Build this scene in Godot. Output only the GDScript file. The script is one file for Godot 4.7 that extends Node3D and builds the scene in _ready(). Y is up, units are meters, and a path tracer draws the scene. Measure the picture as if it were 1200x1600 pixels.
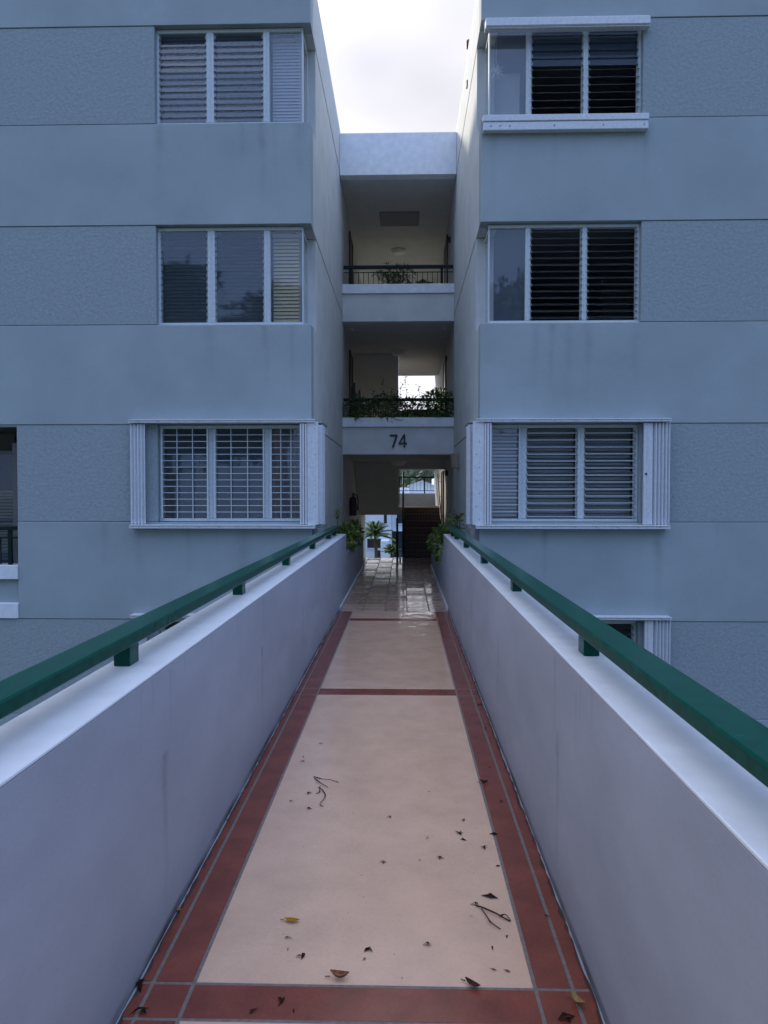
extends Node3D
# An apartment house seen along its footbridge: two stucco wings, an open stair block between them.

const FZ := -9.95            # front plane of the wings
const CXL := -1.24           # slot side of the left wing
const CXR := 1.03            # slot side of the right wing
var M := {}
var taken := {}
var rng := RandomNumberGenerator.new()

# ---------------------------------------------------------------- mesh helpers
func mb() -> SurfaceTool:
	var st := SurfaceTool.new()
	st.begin(Mesh.PRIMITIVE_TRIANGLES)
	return st

func tri(st: SurfaceTool, a: Vector3, b: Vector3, c: Vector3, n: Vector3) -> void:
	# a, b, c run counter-clockwise seen from outside; Godot wants clockwise
	for v in [a, c, b]:
		st.set_normal(n)
		st.add_vertex(v)

func quad(st: SurfaceTool, a: Vector3, b: Vector3, c: Vector3, d: Vector3) -> void:
	var n := (b - a).cross(c - a)
	if n.length_squared() < 1e-14:
		n = (c - a).cross(d - a)
	n = n.normalized()
	tri(st, a, b, c, n)
	tri(st, a, c, d, n)

func box(st: SurfaceTool, lo: Vector3, hi: Vector3, bev := 0.0, xf := Transform3D()) -> void:
	var a := Vector3(minf(lo.x, hi.x), minf(lo.y, hi.y), minf(lo.z, hi.z))
	var b := Vector3(maxf(lo.x, hi.x), maxf(lo.y, hi.y), maxf(lo.z, hi.z))
	var c := (a + b) * 0.5
	var h := (b - a) * 0.5
	var e := minf(bev, minf(h.x, minf(h.y, h.z)) * 0.9)
	for ax in 3:
		var u := (ax + 1) % 3
		var v := (ax + 2) % 3
		for s in [-1.0, 1.0]:
			var p: Array[Vector3] = []
			for k in [[-1.0, -1.0], [1.0, -1.0], [1.0, 1.0], [-1.0, 1.0]]:
				var q := Vector3.ZERO
				q[ax] = s * h[ax]
				q[u] = k[0] * (h[u] - e)
				q[v] = k[1] * (h[v] - e)
				p.append(xf * (c + q))
			if s > 0:
				quad(st, p[0], p[1], p[2], p[3])
			else:
				quad(st, p[3], p[2], p[1], p[0])
	if e <= 0.0:
		return
	for ax in 3:
		var u := (ax + 1) % 3
		var v := (ax + 2) % 3
		for su in [-1.0, 1.0]:
			for sv in [-1.0, 1.0]:
				var p0 := Vector3.ZERO
				var p1 := Vector3.ZERO
				p0[u] = su * h[u]; p0[v] = sv * (h[v] - e)
				p1[u] = su * (h[u] - e); p1[v] = sv * h[v]
				var q := [p0, p0, p1, p1]
				for i in 4:
					var t: Vector3 = q[i]
					t[ax] = (h[ax] - e) * (-1.0 if i == 0 or i == 3 else 1.0)
					q[i] = xf * (c + t)
				if su * sv > 0:
					quad(st, q[0], q[3], q[2], q[1])
				else:
					quad(st, q[0], q[1], q[2], q[3])
	for sx in [-1.0, 1.0]:
		for sy in [-1.0, 1.0]:
			for sz in [-1.0, 1.0]:
				var s := Vector3(sx, sy, sz)
				var x := xf * (c + s * (h - Vector3(0, e, e)))
				var y := xf * (c + s * (h - Vector3(e, 0, e)))
				var z := xf * (c + s * (h - Vector3(e, e, 0)))
				if sx * sy * sz > 0:
					tri(st, x, y, z, (xf.basis * s).normalized())
				else:
					tri(st, x, z, y, (xf.basis * s).normalized())

func tube(st: SurfaceTool, pts: Array, radii: Array, sides := 8) -> void:
	var rings: Array = []
	var side := Vector3.ZERO
	for i in pts.size():
		var p: Vector3 = pts[i]
		var d: Vector3 = (pts[mini(i + 1, pts.size() - 1)] - pts[maxi(i - 1, 0)]).normalized()
		if side == Vector3.ZERO:
			side = d.cross(Vector3.UP if absf(d.y) < 0.9 else Vector3.RIGHT)
		side = (side - d * side.dot(d)).normalized()
		var up := d.cross(side)
		var r: float = radii[mini(i, radii.size() - 1)]
		var ring: Array = []
		for k in sides:
			var a := TAU * k / sides
			var n := side * cos(a) + up * sin(a)
			ring.append([p + n * r, n])
		rings.append(ring)
	for i in pts.size() - 1:
		for k in sides:
			var a: Array = rings[i][k]
			var b: Array = rings[i][(k + 1) % sides]
			var c: Array = rings[i + 1][(k + 1) % sides]
			var d: Array = rings[i + 1][k]
			for v in [a, c, b, a, d, c]:
				st.set_normal(v[1])
				st.add_vertex(v[0])
	for e in [0, pts.size() - 1]:
		var d: Vector3 = (pts[e] - pts[1 if e == 0 else e - 1]).normalized()
		for k in sides:
			var a: Vector3 = rings[e][k][0]
			var b: Vector3 = rings[e][(k + 1) % sides][0]
			st.set_normal(d); st.add_vertex(pts[e])
			st.set_normal(d); st.add_vertex(b if e == 0 else a)
			st.set_normal(d); st.add_vertex(a if e == 0 else b)

func disc_stack(st: SurfaceTool, at: Vector3, prof: Array, sides := 20) -> void:
	# a lathe about the vertical: prof = [[radius, y], ...] from bottom to top
	for i in prof.size() - 1:
		var r0: float = prof[i][0]
		var r1: float = prof[i + 1][0]
		var y0: float = prof[i][1]
		var y1: float = prof[i + 1][1]
		for k in sides:
			var a := TAU * k / sides
			var b := TAU * (k + 1) / sides
			quad(st, at + Vector3(cos(b) * r0, y0, sin(b) * r0), at + Vector3(cos(a) * r0, y0, sin(a) * r0), at + Vector3(cos(a) * r1, y1, sin(a) * r1), at + Vector3(cos(b) * r1, y1, sin(b) * r1))

func leaf(st: SurfaceTool, base: Vector3, dir: Vector3, up: Vector3, length: float, width: float, col: Color, bend := 0.2) -> void:
	var side := dir.cross(up).normalized()
	var n := side.cross(dir).normalized()
	var m := base + dir * length * 0.45 + n * length * bend * 0.5
	var t := base + dir * length - n * length * bend * 0.4
	var l := m + side * width * 0.5 + n * width * 0.12
	var r := m - side * width * 0.5 + n * width * 0.12
	for f in [[base, r, m], [m, r, t], [base, m, l], [m, t, l]]:
		var nn: Vector3 = (f[1] - f[0]).cross(f[2] - f[0]).normalized()
		for v in [f[0], f[2], f[1]]:
			st.set_normal(nn)
			st.set_color(col)
			st.add_vertex(v)

# ---------------------------------------------------------------- naming and tagging
func numbered(n: String) -> String:
	if not taken.has(n):
		taken[n] = 0
		return n
	taken[n] += 1
	return "%s_%03d" % [n, taken[n]]

func tag(o: Node3D, label: String, category: String, group := "") -> Node3D:
	o.set_meta("label", label)
	o.set_meta("category", category)
	if group != "":
		o.set_meta("group", group)
	return o

func thing(n: String, label: String, category: String, at := Vector3.ZERO, group := "") -> Node3D:
	var o := Node3D.new()
	o.name = numbered(n)
	o.position = at
	add_child(o)
	tag(o, label, category, group)
	return o

# a mesh built in world coordinates; parented to a thing (whose children are moved back by its position)
func part(n: String, st: SurfaceTool, m: Material, parent: Node3D = null, stuff := false) -> MeshInstance3D:
	var o := MeshInstance3D.new()
	o.mesh = st.commit()
	o.material_override = m
	if parent == null:
		o.name = numbered(n)
		add_child(o)
	else:
		o.name = n
		parent.add_child(o, true)
		if parent.get_parent() == self and not parent is MeshInstance3D:
			o.position = -parent.position
	if stuff:
		o.set_meta("kind", "stuff")
	return o

# a shared mesh placed at a world point, as a child of a thing or of a part
func piece(n: String, mesh: Mesh, m: Material, parent: Node3D, xf: Transform3D) -> MeshInstance3D:
	var o := MeshInstance3D.new()
	o.mesh = mesh
	o.material_override = m
	o.name = n
	parent.add_child(o, true)
	var shift := Vector3.ZERO
	var p: Node = parent
	while p != self:
		shift += (p as Node3D).position
		p = p.get_parent()
	o.transform = Transform3D(xf.basis, xf.origin - shift)
	return o

func structure(n: String, st: SurfaceTool, m: Material) -> MeshInstance3D:
	var o := part(n, st, m)
	o.set_meta("kind", "structure")
	return o

# ---------------------------------------------------------------- materials
func lin(r: float, g: float, b: float) -> Color:
	return Color(r, g, b).linear_to_srgb()

func noise_tex(freq: float, octaves: int, size: int, ramp: Gradient = null, bump := 0.0, sd := 1, kind := FastNoiseLite.TYPE_SIMPLEX_SMOOTH) -> NoiseTexture2D:
	var n := FastNoiseLite.new()
	n.seed = sd
	n.noise_type = kind
	n.frequency = freq
	n.fractal_octaves = octaves
	var t := NoiseTexture2D.new()
	t.noise = n
	t.width = size
	t.height = size
	t.seamless = true
	if ramp:
		t.color_ramp = ramp
	if bump > 0.0:
		t.as_normal_map = true
		t.bump_strength = bump
	return t

func ramp(stops: Array) -> Gradient:
	var g := Gradient.new()
	var off := PackedFloat32Array()
	var cols := PackedColorArray()
	for s in stops:
		off.append(s[0])
		cols.append(s[1])
	g.offsets = off
	g.colors = cols
	return g

func greys(a: float, b: float) -> Gradient:
	return ramp([[0.0, Color(a, a, a)], [1.0, Color(b, b, b)]])

func mat(c: Color, rough := 0.7, spec := 0.5, metal := 0.0) -> StandardMaterial3D:
	var m := StandardMaterial3D.new()
	m.albedo_color = c
	m.roughness = rough
	m.metallic_specular = spec
	m.metallic = metal
	return m

func world_mapped(m: StandardMaterial3D, metres: float) -> StandardMaterial3D:
	m.uv1_triplanar = true
	m.uv1_world_triplanar = true
	m.uv1_scale = Vector3.ONE / metres
	return m

func tinted(c: Color, lo: float, hi: float, metres: float, freq: float, sd: int, rough := 0.75) -> StandardMaterial3D:
	# a colour that drifts between two tones over the surface
	var m := world_mapped(mat(Color.WHITE, rough), metres)
	var a := Color(c.r * lo, c.g * lo, c.b * lo)
	var b := Color(c.r * hi, c.g * hi, c.b * hi)
	m.albedo_texture = noise_tex(freq, 5, 512, ramp([[0.0, a], [0.35, a.lerp(b, 0.4)], [0.65, a.lerp(b, 0.6)], [1.0, b]]), 0.0, sd)
	return m

func foliage(rough := 0.5) -> StandardMaterial3D:
	var m := mat(Color.WHITE, rough, 0.4)
	m.vertex_color_use_as_albedo = true
	m.backlight_enabled = true
	m.backlight = Color(0.4, 0.45, 0.12)
	m.cull_mode = BaseMaterial3D.CULL_DISABLED
	return m

func make_materials() -> void:
	var runs: Array = []
	for y in [7.85, 6.56, 5.2, 3.87, 2.52, 1.2]:
		for k in 9:
			runs.append([rng.randf_range(-9.0, 9.0), y, rng.randf_range(0.3, 1.2), rng.randf_range(0.03, 0.12), rng.randf_range(0.03, 0.09)])
	for e in [[-1.9, 6.56], [-1.72, 6.56], [-1.4, 6.56], [-3.3, 6.56], [-1.85, 3.87], [-1.5, 3.87], [-2.6, 3.87], [1.75, 3.87], [1.98, 3.87], [2.2, 3.87], [2.45, 3.87], [3.1, 3.87], [1.2, 6.4], [3.2, 6.4], [-3.6, 1.1], [-2.2, 1.1], [1.9, 1.1], [3.4, 1.1]]:
		runs.append([e[0], e[1], rng.randf_range(0.8, 1.3), rng.randf_range(0.08, 0.2), rng.randf_range(0.07, 0.14)])
	M.stucco = mat(Color.WHITE, 0.8)
	weathered(M.stucco, lin(0.325, 0.39, 0.407), 2048, 1280, 20.48, 12.8, runs, [], 3, 0.11)
	M.stucco.normal_enabled = false
	M.stucco_rough = tinted(lin(0.297, 0.357, 0.374), 0.94, 1.05, 1.6, 0.05, 4, 0.85)
	M.stucco_rough.normal_enabled = true
	M.stucco_rough.normal_texture = noise_tex(0.06, 4, 512, null, 6.0, 6)
	M.stucco_rough.normal_scale = 0.2
	M.band = tinted(lin(0.6, 0.63, 0.62), 0.95, 1.05, 4.0, 0.012, 8, 0.8)  # spandrels; on slot walls the wing paint lightened to make up for shade
	for e in [["parapet", [2.63, 4.47, 6.3, 8.15, 0.8], 9], ["parapet_right", [2.9, 4.73, 6.56, 8.42, 1.05], 10]]:
		var drips: Array = []
		for z in e[1]:
			drips.append([z, 0.66, 0.66, 0.06, 0.2])
			drips.append([z + 0.06, 0.95, rng.randf_range(0.2, 0.5), 0.02, 0.12])
		for k in 26:
			drips.append([rng.randf_range(0.0, 11.2), 0.96, rng.randf_range(0.08, 0.5), rng.randf_range(0.008, 0.03), rng.randf_range(0.04, 0.12)])
		M[e[0]] = mat(Color.WHITE, 0.7)
		weathered(M[e[0]], lin(0.345, 0.372, 0.425), 2048, 256, 16.384, 1.024, drips, [[0.0, 0.045]], e[2], 0.11)
	M.coping = tinted(lin(0.76, 0.8, 0.84), 0.94, 1.03, 2.0, 0.02, 11, 0.45)
	M.white = tinted(lin(0.68, 0.72, 0.76), 0.93, 1.04, 1.0, 0.03, 12, 0.4)
	M.frame = tinted(lin(0.6, 0.67, 0.7), 0.9, 1.05, 0.7, 0.03, 13, 0.4)
	M.frame_grey = mat(lin(0.25, 0.3, 0.31), 0.5)
	M.interior = tinted(lin(0.53, 0.545, 0.53), 0.94, 1.05, 3.0, 0.012, 14, 0.75)
	M.ceiling = tinted(lin(0.56, 0.57, 0.55), 0.96, 1.03, 3.0, 0.012, 15, 0.8)
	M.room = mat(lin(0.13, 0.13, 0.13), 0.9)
	M.green = tinted(lin(0.003, 0.066, 0.046), 0.85, 1.12, 0.8, 0.02, 16, 0.27)
	M.green.metallic_specular = 0.22
	M.green_dark = mat(lin(0.006, 0.02, 0.017), 0.5, 0.25)
	M.dark_metal = mat(lin(0.012, 0.013, 0.014), 0.45)
	M.navy = mat(lin(0.008, 0.014, 0.028), 0.45)
	# floors
	M.tan = mat(Color.WHITE, 0.5)
	worn_floor(M.tan, lin(0.69, 0.46, 0.32), 2.9, 17, 0.09, 40)
	M.tan.roughness_texture = noise_tex(0.012, 4, 512, greys(0.26, 0.42), 0.0, 18)
	M.tan_wet = mat(Color.WHITE, 0.3)
	worn_floor(M.tan_wet, lin(0.62, 0.415, 0.29), 2.9, 18, 0.1, 20)
	M.tan_wet.roughness_texture = noise_tex(0.014, 4, 512, ramp([[0.0, Color(0.06, 0.06, 0.06)], [0.5, Color(0.12, 0.12, 0.12)], [0.7, Color(0.22, 0.22, 0.22)], [1.0, Color(0.32, 0.32, 0.32)]]), 0.0, 18)
	M.tan_wet.normal_enabled = true
	M.tan_wet.normal_texture = noise_tex(0.02, 3, 512, null, 4.0, 41)
	M.tan_wet.normal_scale = 0.09
	M.red = mat(Color.WHITE, 0.5)
	worn_floor(M.red, lin(0.205, 0.054, 0.034), 1.9, 19, 0.28, 60)
	M.red.roughness_texture = noise_tex(0.02, 4, 512, greys(0.3, 0.55), 0.0, 21)
	M.grout = tinted(lin(0.21, 0.18, 0.16), 0.8, 1.1, 0.6, 0.04, 22, 0.85)
	M.tile = []
	for k in 3:
		var t := tinted(lin(0.4, 0.28, 0.195), 0.8 + 0.08 * k, 1.08 + 0.06 * k, 1.1, 0.02, 23 + k)
		t.roughness_texture = noise_tex(0.015, 4, 512, greys(0.06, 0.26), 0.0, 26 + k)
		M.tile.append(t)
	M.concrete = tinted(lin(0.3, 0.29, 0.28), 0.85, 1.1, 2.0, 0.02, 30, 0.9)
	M.ground = tinted(lin(0.06, 0.075, 0.04), 0.6, 1.4, 6.0, 0.02, 31, 0.95)
	M.hill = tinted(lin(0.045, 0.075, 0.035), 0.6, 1.4, 40.0, 0.03, 32, 0.95)
	M.brown = mat(lin(0.06, 0.022, 0.012), 0.45)
	# glass
	M.glass = mat(Color(0.55, 0.62, 0.68, 0.06), 0.02, 0.7, 0.12)
	M.glass.transparency = BaseMaterial3D.TRANSPARENCY_ALPHA
	M.louvre = mat(Color(0.3, 0.36, 0.4, 0.16), 0.03, 0.75, 0.18)
	M.louvre.transparency = BaseMaterial3D.TRANSPARENCY_ALPHA
	M.louvre_dark = mat(Color(0.42, 0.48, 0.48, 0.09), 0.04, 0.55)
	M.louvre_dark.transparency = BaseMaterial3D.TRANSPARENCY_ALPHA
	M.louvre_grid = mat(Color(0.4, 0.46, 0.5, 0.05), 0.03, 0.75, 0.22)
	M.louvre_grid.transparency = BaseMaterial3D.TRANSPARENCY_ALPHA
	M.louvre_grey = mat(Color(0.26, 0.31, 0.36, 0.6), 0.12, 0.3)
	M.louvre_grey.transparency = BaseMaterial3D.TRANSPARENCY_ALPHA
	M.louvre_dark.transparency = BaseMaterial3D.TRANSPARENCY_ALPHA
	M.blind_cream = mat(lin(0.82, 0.66, 0.3), 0.6)
	M.blind_white = mat(lin(0.6, 0.63, 0.66), 0.6)
	M.blind_grey = mat(lin(0.22, 0.24, 0.25), 0.7)
	M.blind_dark = mat(lin(0.09, 0.1, 0.11), 0.7)
	M.curtain = mat(lin(0.2, 0.22, 0.24), 0.9)
	M.grime = mat(lin(0.085, 0.05, 0.042), 0.95, 0.1)
	M.leaf = foliage()
	M.bark = tinted(lin(0.12, 0.085, 0.06), 0.7, 1.2, 0.5, 0.03, 33, 0.95)
	M.litter = mat(Color.WHITE, 0.8, 0.1)
	M.litter.vertex_color_use_as_albedo = true
	M.far_wall = tinted(lin(0.74, 0.8, 0.86), 0.95, 1.04, 6.0, 0.01, 34, 0.8)
	M.far_roof = mat(lin(0.55, 0.58, 0.64), 0.5)
	M.dark_glass = mat(lin(0.015, 0.02, 0.028), 0.1)
	M.lamp_glass = mat(lin(0.8, 0.79, 0.72), 0.35)
	M.lamp_beige = mat(lin(0.33, 0.28, 0.2), 0.6)
	M.soil = mat(lin(0.03, 0.02, 0.014), 0.95)

	M.riser = mat(Color.WHITE, 0.7, 0.3)
	var im := Image.create(64, 64, false, Image.FORMAT_RGB8)
	im.fill(Color(0.4, 0.34, 0.3))
	for y in 64:
		for x in 64:
			var d := Vector2(x % 32 - 16, y % 32 - 16).length()
			if d < 8.0:
				im.set_pixel(x, y, Color(0.19, 0.155, 0.135))
			elif absi(x % 32 - 16) > 14 or absi(y % 32 - 16) > 14:
				im.set_pixel(x, y, Color(0.27, 0.225, 0.2))
	M.riser.albedo_texture = ImageTexture.create_from_image(im)
	world_mapped(M.riser, 0.17)

# a painted wall seen in metres: slow mottling, run-off streaks [u, v, length, width, strength], grime [v, height]
func weathered(m: StandardMaterial3D, c: Color, w: int, h: int, metres_u: float, metres_v: float, streaks: Array, grime: Array, sd: int, amount: float) -> void:
	var n := FastNoiseLite.new()
	n.seed = sd
	n.frequency = 0.006
	n.fractal_octaves = 6
	n.fractal_gain = 0.6
	var big := n.get_seamless_image(w, h)
	var tone := PackedFloat32Array()
	tone.resize(w * h)
	var raw := big.get_data()
	for i in w * h:
		tone[i] = 1.0 + (raw[i] / 255.0 - 0.5) * amount + (rng.randf() - 0.5) * 0.03
	n.frequency = 0.02
	for s in streaks:
		var u0: float = fposmod(s[0], metres_u) / metres_u * w
		var v0: float = fposmod(-s[1], metres_v) / metres_v * h
		var lenp: int = int(s[2] / metres_v * h)
		var half: float = s[3] / metres_u * w * 0.5
		for y in lenp:
			var t := float(y) / lenp
			var wob := n.get_noise_2d(y * 0.4, u0) * half * 0.8
			var fade: float = s[4] * (1.0 - t) * (0.6 + 0.6 * n.get_noise_2d(y * 1.5, u0 * 3.0)) * minf(1.0, y / 3.0 + 0.3)
			for x in range(int(-half * 2.0 - 1), int(half * 2.0 + 2)):
				var e := 1.0 - absf(x - wob) / (half * (1.4 - 0.5 * t) + 0.7)
				if e > 0.0:
					var i := posmod(int(v0) + y, h) * w + posmod(int(u0) + x, w)
					tone[i] *= 1.0 - fade * e
	for g in grime:
		var hp: int = int(g[1] / metres_v * h)
		for y in hp:
			var row := posmod(int(fposmod(-g[0], metres_v) / metres_v * h) - y - 1, h)
			for x in w:
				var k := n.get_noise_2d(x * 0.7, y * 2.0 + sd)
				tone[row * w + x] *= 1.0 - clampf((1.0 - float(y) / hp) * (0.5 + 0.9 * k), 0.0, 0.75)
	var bytes := PackedByteArray()
	bytes.resize(w * h * 3)
	var r := c.r * 255.0
	var gg := c.g * 255.0
	var b := c.b * 255.0
	for i in w * h:
		var t := tone[i]
		bytes[i * 3] = mini(255, int(r * t))
		bytes[i * 3 + 1] = mini(255, int(gg * t))
		bytes[i * 3 + 2] = mini(255, int(b * t))
	m.albedo_texture = ImageTexture.create_from_image(Image.create_from_data(w, h, false, Image.FORMAT_RGB8, bytes))
	m.uv1_triplanar = true
	m.uv1_world_triplanar = true
	m.uv1_scale = Vector3(1.0 / metres_u, 1.0 / metres_v, 1.0 / metres_u)

# a walked-on floor: slow stains, fine grain, faint scuffs
func worn_floor(m: StandardMaterial3D, c: Color, metres: float, sd: int, amount: float, scuffs: int) -> void:
	var w := 1024
	var n := FastNoiseLite.new()
	n.seed = sd
	n.frequency = 0.007
	n.fractal_octaves = 6
	n.fractal_gain = 0.62
	var raw := n.get_seamless_image(w, w).get_data()
	n.frequency = 0.12
	n.fractal_octaves = 2
	var fine := n.get_seamless_image(w, w).get_data()
	var tone := PackedFloat32Array()
	tone.resize(w * w)
	for i in w * w:
		tone[i] = 1.0 + (raw[i] / 255.0 - 0.5) * amount + (fine[i] / 255.0 - 0.5) * amount * 0.35 + (rng.randf() - 0.5) * 0.035
	for k in scuffs:
		var x := rng.randf() * w
		var y := rng.randf() * w
		var a := rng.randf() * TAU
		var bend := rng.randf_range(-0.01, 0.01)
		var f := rng.randf_range(-0.1, 0.07)
		for i in rng.randi_range(15, 110):
			x += cos(a)
			y += sin(a)
			a += bend
			tone[posmod(int(y), w) * w + posmod(int(x), w)] *= 1.0 + f * rng.randf()
	for k in scuffs * 4:
		var i := rng.randi() % (w * w)
		var f := rng.randf_range(0.72, 1.0)
		for d in [0, 1, w, w + 1]:
			tone[(i + d) % (w * w)] *= f
	var bytes := PackedByteArray()
	bytes.resize(w * w * 3)
	for i in w * w:
		var t := tone[i] * 255.0
		bytes[i * 3] = mini(255, int(c.r * t))
		bytes[i * 3 + 1] = mini(255, int(c.g * t))
		bytes[i * 3 + 2] = mini(255, int(c.b * t))
	m.albedo_texture = ImageTexture.create_from_image(Image.create_from_data(w, w, false, Image.FORMAT_RGB8, bytes))
	world_mapped(m, metres)

# ---------------------------------------------------------------- sky
func sky_texture() -> ImageTexture:
	var w := 512
	var h := 256
	var n := FastNoiseLite.new()
	n.seed = 7
	n.frequency = 1.3
	n.fractal_octaves = 5
	var toward := Vector3(-0.45, 0.45, -0.78).normalized()
	var im := Image.create(w, h, false, Image.FORMAT_RGBF)
	for y in h:
		var el := (0.5 - (y + 0.5) / h) * PI
		for x in w:
			var az := (x + 0.5) / w * TAU   # the picture starts at -z and runs through +x
			var d := Vector3(sin(az) * cos(el), sin(el), -cos(az) * cos(el))
			var k := d.dot(toward) * 0.5 + 0.5
			var c := n.get_noise_3d(d.x * 1.2, d.y * 2.6, d.z * 1.2)
			var wet := smoothstep(0.42, 0.99, k + c * 0.16)
			var lum := 0.5 + 0.95 * maxf(sin(el), 0.0)      # an overcast sky is brightest overhead
			var blue := Color(0.40, 0.55, 0.96).lerp(Color(0.33, 0.49, 0.88), pow(1.0 - maxf(el, 0.0) / (PI / 2), 2.0))
			blue = blue * (0.92 + 0.3 * c) * lum
			var white := Color(0.97, 0.95, 1.0) * (0.62 + 0.45 * smoothstep(0.93, 1.0, k)) * (1.0 + 0.45 * c) * maxf(lum, lerpf(1.5, 0.7, smoothstep(0.0, 0.5, el)))
			var col := blue.lerp(white, wet)
			if el < 0.0:
				col = col.lerp(Color(0.16, 0.17, 0.17), clampf(-el * 5.0, 0.0, 1.0))
			im.set_pixel(x, y, col)
	return ImageTexture.create_from_image(im)

# ---------------------------------------------------------------- windows
# panes: [x0, x1, kind, options]; kinds: "louvre" (tilt in degrees, glass), "fixed", and what hangs behind
func make_window(wing: Node3D, s: float, x0: float, x1: float, y0: float, y1: float, z: float, panes: Array, corner: float, head_low := 0.0) -> void:
	var f := mb()
	var t := 0.035
	box(f, Vector3(x0, y1 - 0.045 - head_low, z - 0.05), Vector3(x1, y1, z + 0.03), 0.004)
	box(f, Vector3(x0, y0, z - 0.05), Vector3(x1, y0 + 0.04, z + 0.04), 0.004)
	for x in [x0, x1]:
		var at_corner: bool = corner != 0.0 and x == (x1 if s < 0 else x0)
		var tt := 0.018 if at_corner else t
		var i: float = x + (tt if x == minf(x0, x1) else -tt)
		box(f, Vector3(x, y0 + 0.041, z - 0.05), Vector3(i, y1 - 0.046 - head_low, z + 0.03), 0.004)
	var win := part("window", f, M.frame, wing)
	var ya := y0 + 0.042
	var yb := y1 - 0.047 - head_low
	var last := INF
	for p in panes:
		var a: float = p[0]
		var b: float = p[1]
		if last != INF:
			var m := mb()
			box(m, Vector3(last + 0.002, ya, z - 0.045), Vector3(a - 0.002, yb, z + 0.035), 0.006)
			box(m, Vector3((last + a) / 2 - 0.006, ya, z + 0.034), Vector3((last + a) / 2 + 0.006, yb, z + 0.042), 0.002)
			part("mullion", m, M.frame, win)
		last = b
		var kind: String = p[2]
		var opt: Dictionary = p[3]
		if kind == "louvre":
			var count: int = opt.get("count", 14)
			var step := (yb - ya) / count
			var clips := mb()
			var bl := mb()
			box(bl, Vector3(-(b - a) / 2 + 0.012, -step * 0.56, -0.003), Vector3((b - a) / 2 - 0.012, step * 0.56, 0.003), 0.0015)
			var mesh := bl.commit()
			for k in count:
				var y := ya + step * (k + 0.5)
				var tilt: float = opt.get("tilt", 14.0)
				if opt.has("tilt_low") and k < opt.low:
					tilt = opt.tilt_low
				tilt += rng.randf_range(-0.5, 0.5) if tilt < 5.0 else rng.randf_range(-2.0, 2.0)
				var q := Basis(Vector3.RIGHT, deg_to_rad(-tilt))
				piece("louvre_blade", mesh, (opt.glass_low if opt.has("tilt_low") and k < opt.low else opt.get("glass", M.louvre)), win, Transform3D(q, Vector3((a + b) / 2, y, z + 0.008)))
				for e in [a + 0.008, b - 0.008]:
					box(clips, Vector3(-0.011, -step * 0.5, -0.008), Vector3(0.011, -step * 0.5 + 0.05, 0.009), 0.0, Transform3D(q, Vector3(e, y, z + 0.012)))
				if opt.get("edges", false):
					var ed := mb()
					var foot := q * Vector3(0, -step * 0.56, 0.004)
					box(ed, Vector3(a + 0.01, y + foot.y - 0.004, z + 0.008 + foot.z - 0.003), Vector3(b - 0.01, y + foot.y + 0.006, z + 0.014 + foot.z), 0.001)
					part("blade_edge", ed, M.frame, win)
			part("louvre_clips", clips, M.frame_grey, win, true)
			# side channels that the clips sit in
			for e in [a + 0.001, b - 0.013]:
				var ch := mb()
				box(ch, Vector3(e, ya, z - 0.04), Vector3(e + 0.012, yb, z - 0.004), 0.001)
				part("louvre_channel", ch, M.frame, win)
		else:
			var g := mb()
			box(g, Vector3(a + 0.002, ya, z - 0.006), Vector3(b - 0.002, yb, z), 0.001)
			part("glass_pane", g, M.glass, win)
		if opt.has("grille"):
			var gr: Array = opt.grille
			var gb := mb()
			for k in gr[0]:
				var x := lerpf(a, b, (k + 1.0) / (gr[0] + 1.0))
				var g1 := mb()
				box(g1, Vector3(x - 0.0055, ya, z + 0.05), Vector3(x + 0.0055, yb, z + 0.06), 0.002)
				part("grille_bar", g1, M.frame, win)
			for k in gr[1]:
				var y := lerpf(ya, yb, (k + 1.0) / (gr[1] + 1.0))
				var g2 := mb()
				box(g2, Vector3(a, y - 0.0045, z + 0.061), Vector3(b, y + 0.0045, z + 0.069), 0.002)
				part("grille_bar", g2, M.frame, win)
			box(gb, Vector3(a - 0.004, ya, z + 0.05), Vector3(a + 0.016, yb, z + 0.07), 0.002)
			box(gb, Vector3(b - 0.016, ya, z + 0.05), Vector3(b + 0.004, yb, z + 0.07), 0.002)
			part("grille_frame", gb, M.frame, win)
		if opt.has("blind"):
			var sp: float = opt.get("pitch", 0.045)
			var tilt := deg_to_rad(opt.get("slat", 62.0))
			var sl := mb()
			var y: float = yb - 0.03
			var lowest: float = lerpf(yb, ya, opt.get("drop", 1.0))
			while y > lowest:
				box(sl, Vector3(a + 0.015, -0.0012, -0.024), Vector3(b - 0.015 - opt.get("short", 0.0), 0.0012, 0.024), 0.0, Transform3D(Basis(Vector3.RIGHT, tilt), Vector3(0, y, z - 0.13)))
				y -= sp
			box(sl, Vector3(a + 0.01, yb - 0.03, z - 0.16), Vector3(b - 0.01, yb, z - 0.11), 0.003)
			part("blind", sl, opt.blind, win, true)
		if opt.has("curtain"):
			var cu := mb()
			var n := 40
			var top: float = yb
			var low: float = lerpf(yb, ya, opt.get("curtain_drop", 1.0))
			for k in n:
				var xa := lerpf(a, b, float(k) / n)
				var xb := lerpf(a, b, (k + 1.0) / n)
				var za := z - 0.2 + 0.02 * sin(k * 1.1)
				var zb := z - 0.2 + 0.02 * sin((k + 1) * 1.1)
				quad(cu, Vector3(xa, low, za), Vector3(xb, low, zb), Vector3(xb, top, zb), Vector3(xa, top, za))
			part("curtain", cu, opt.curtain, win)
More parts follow.
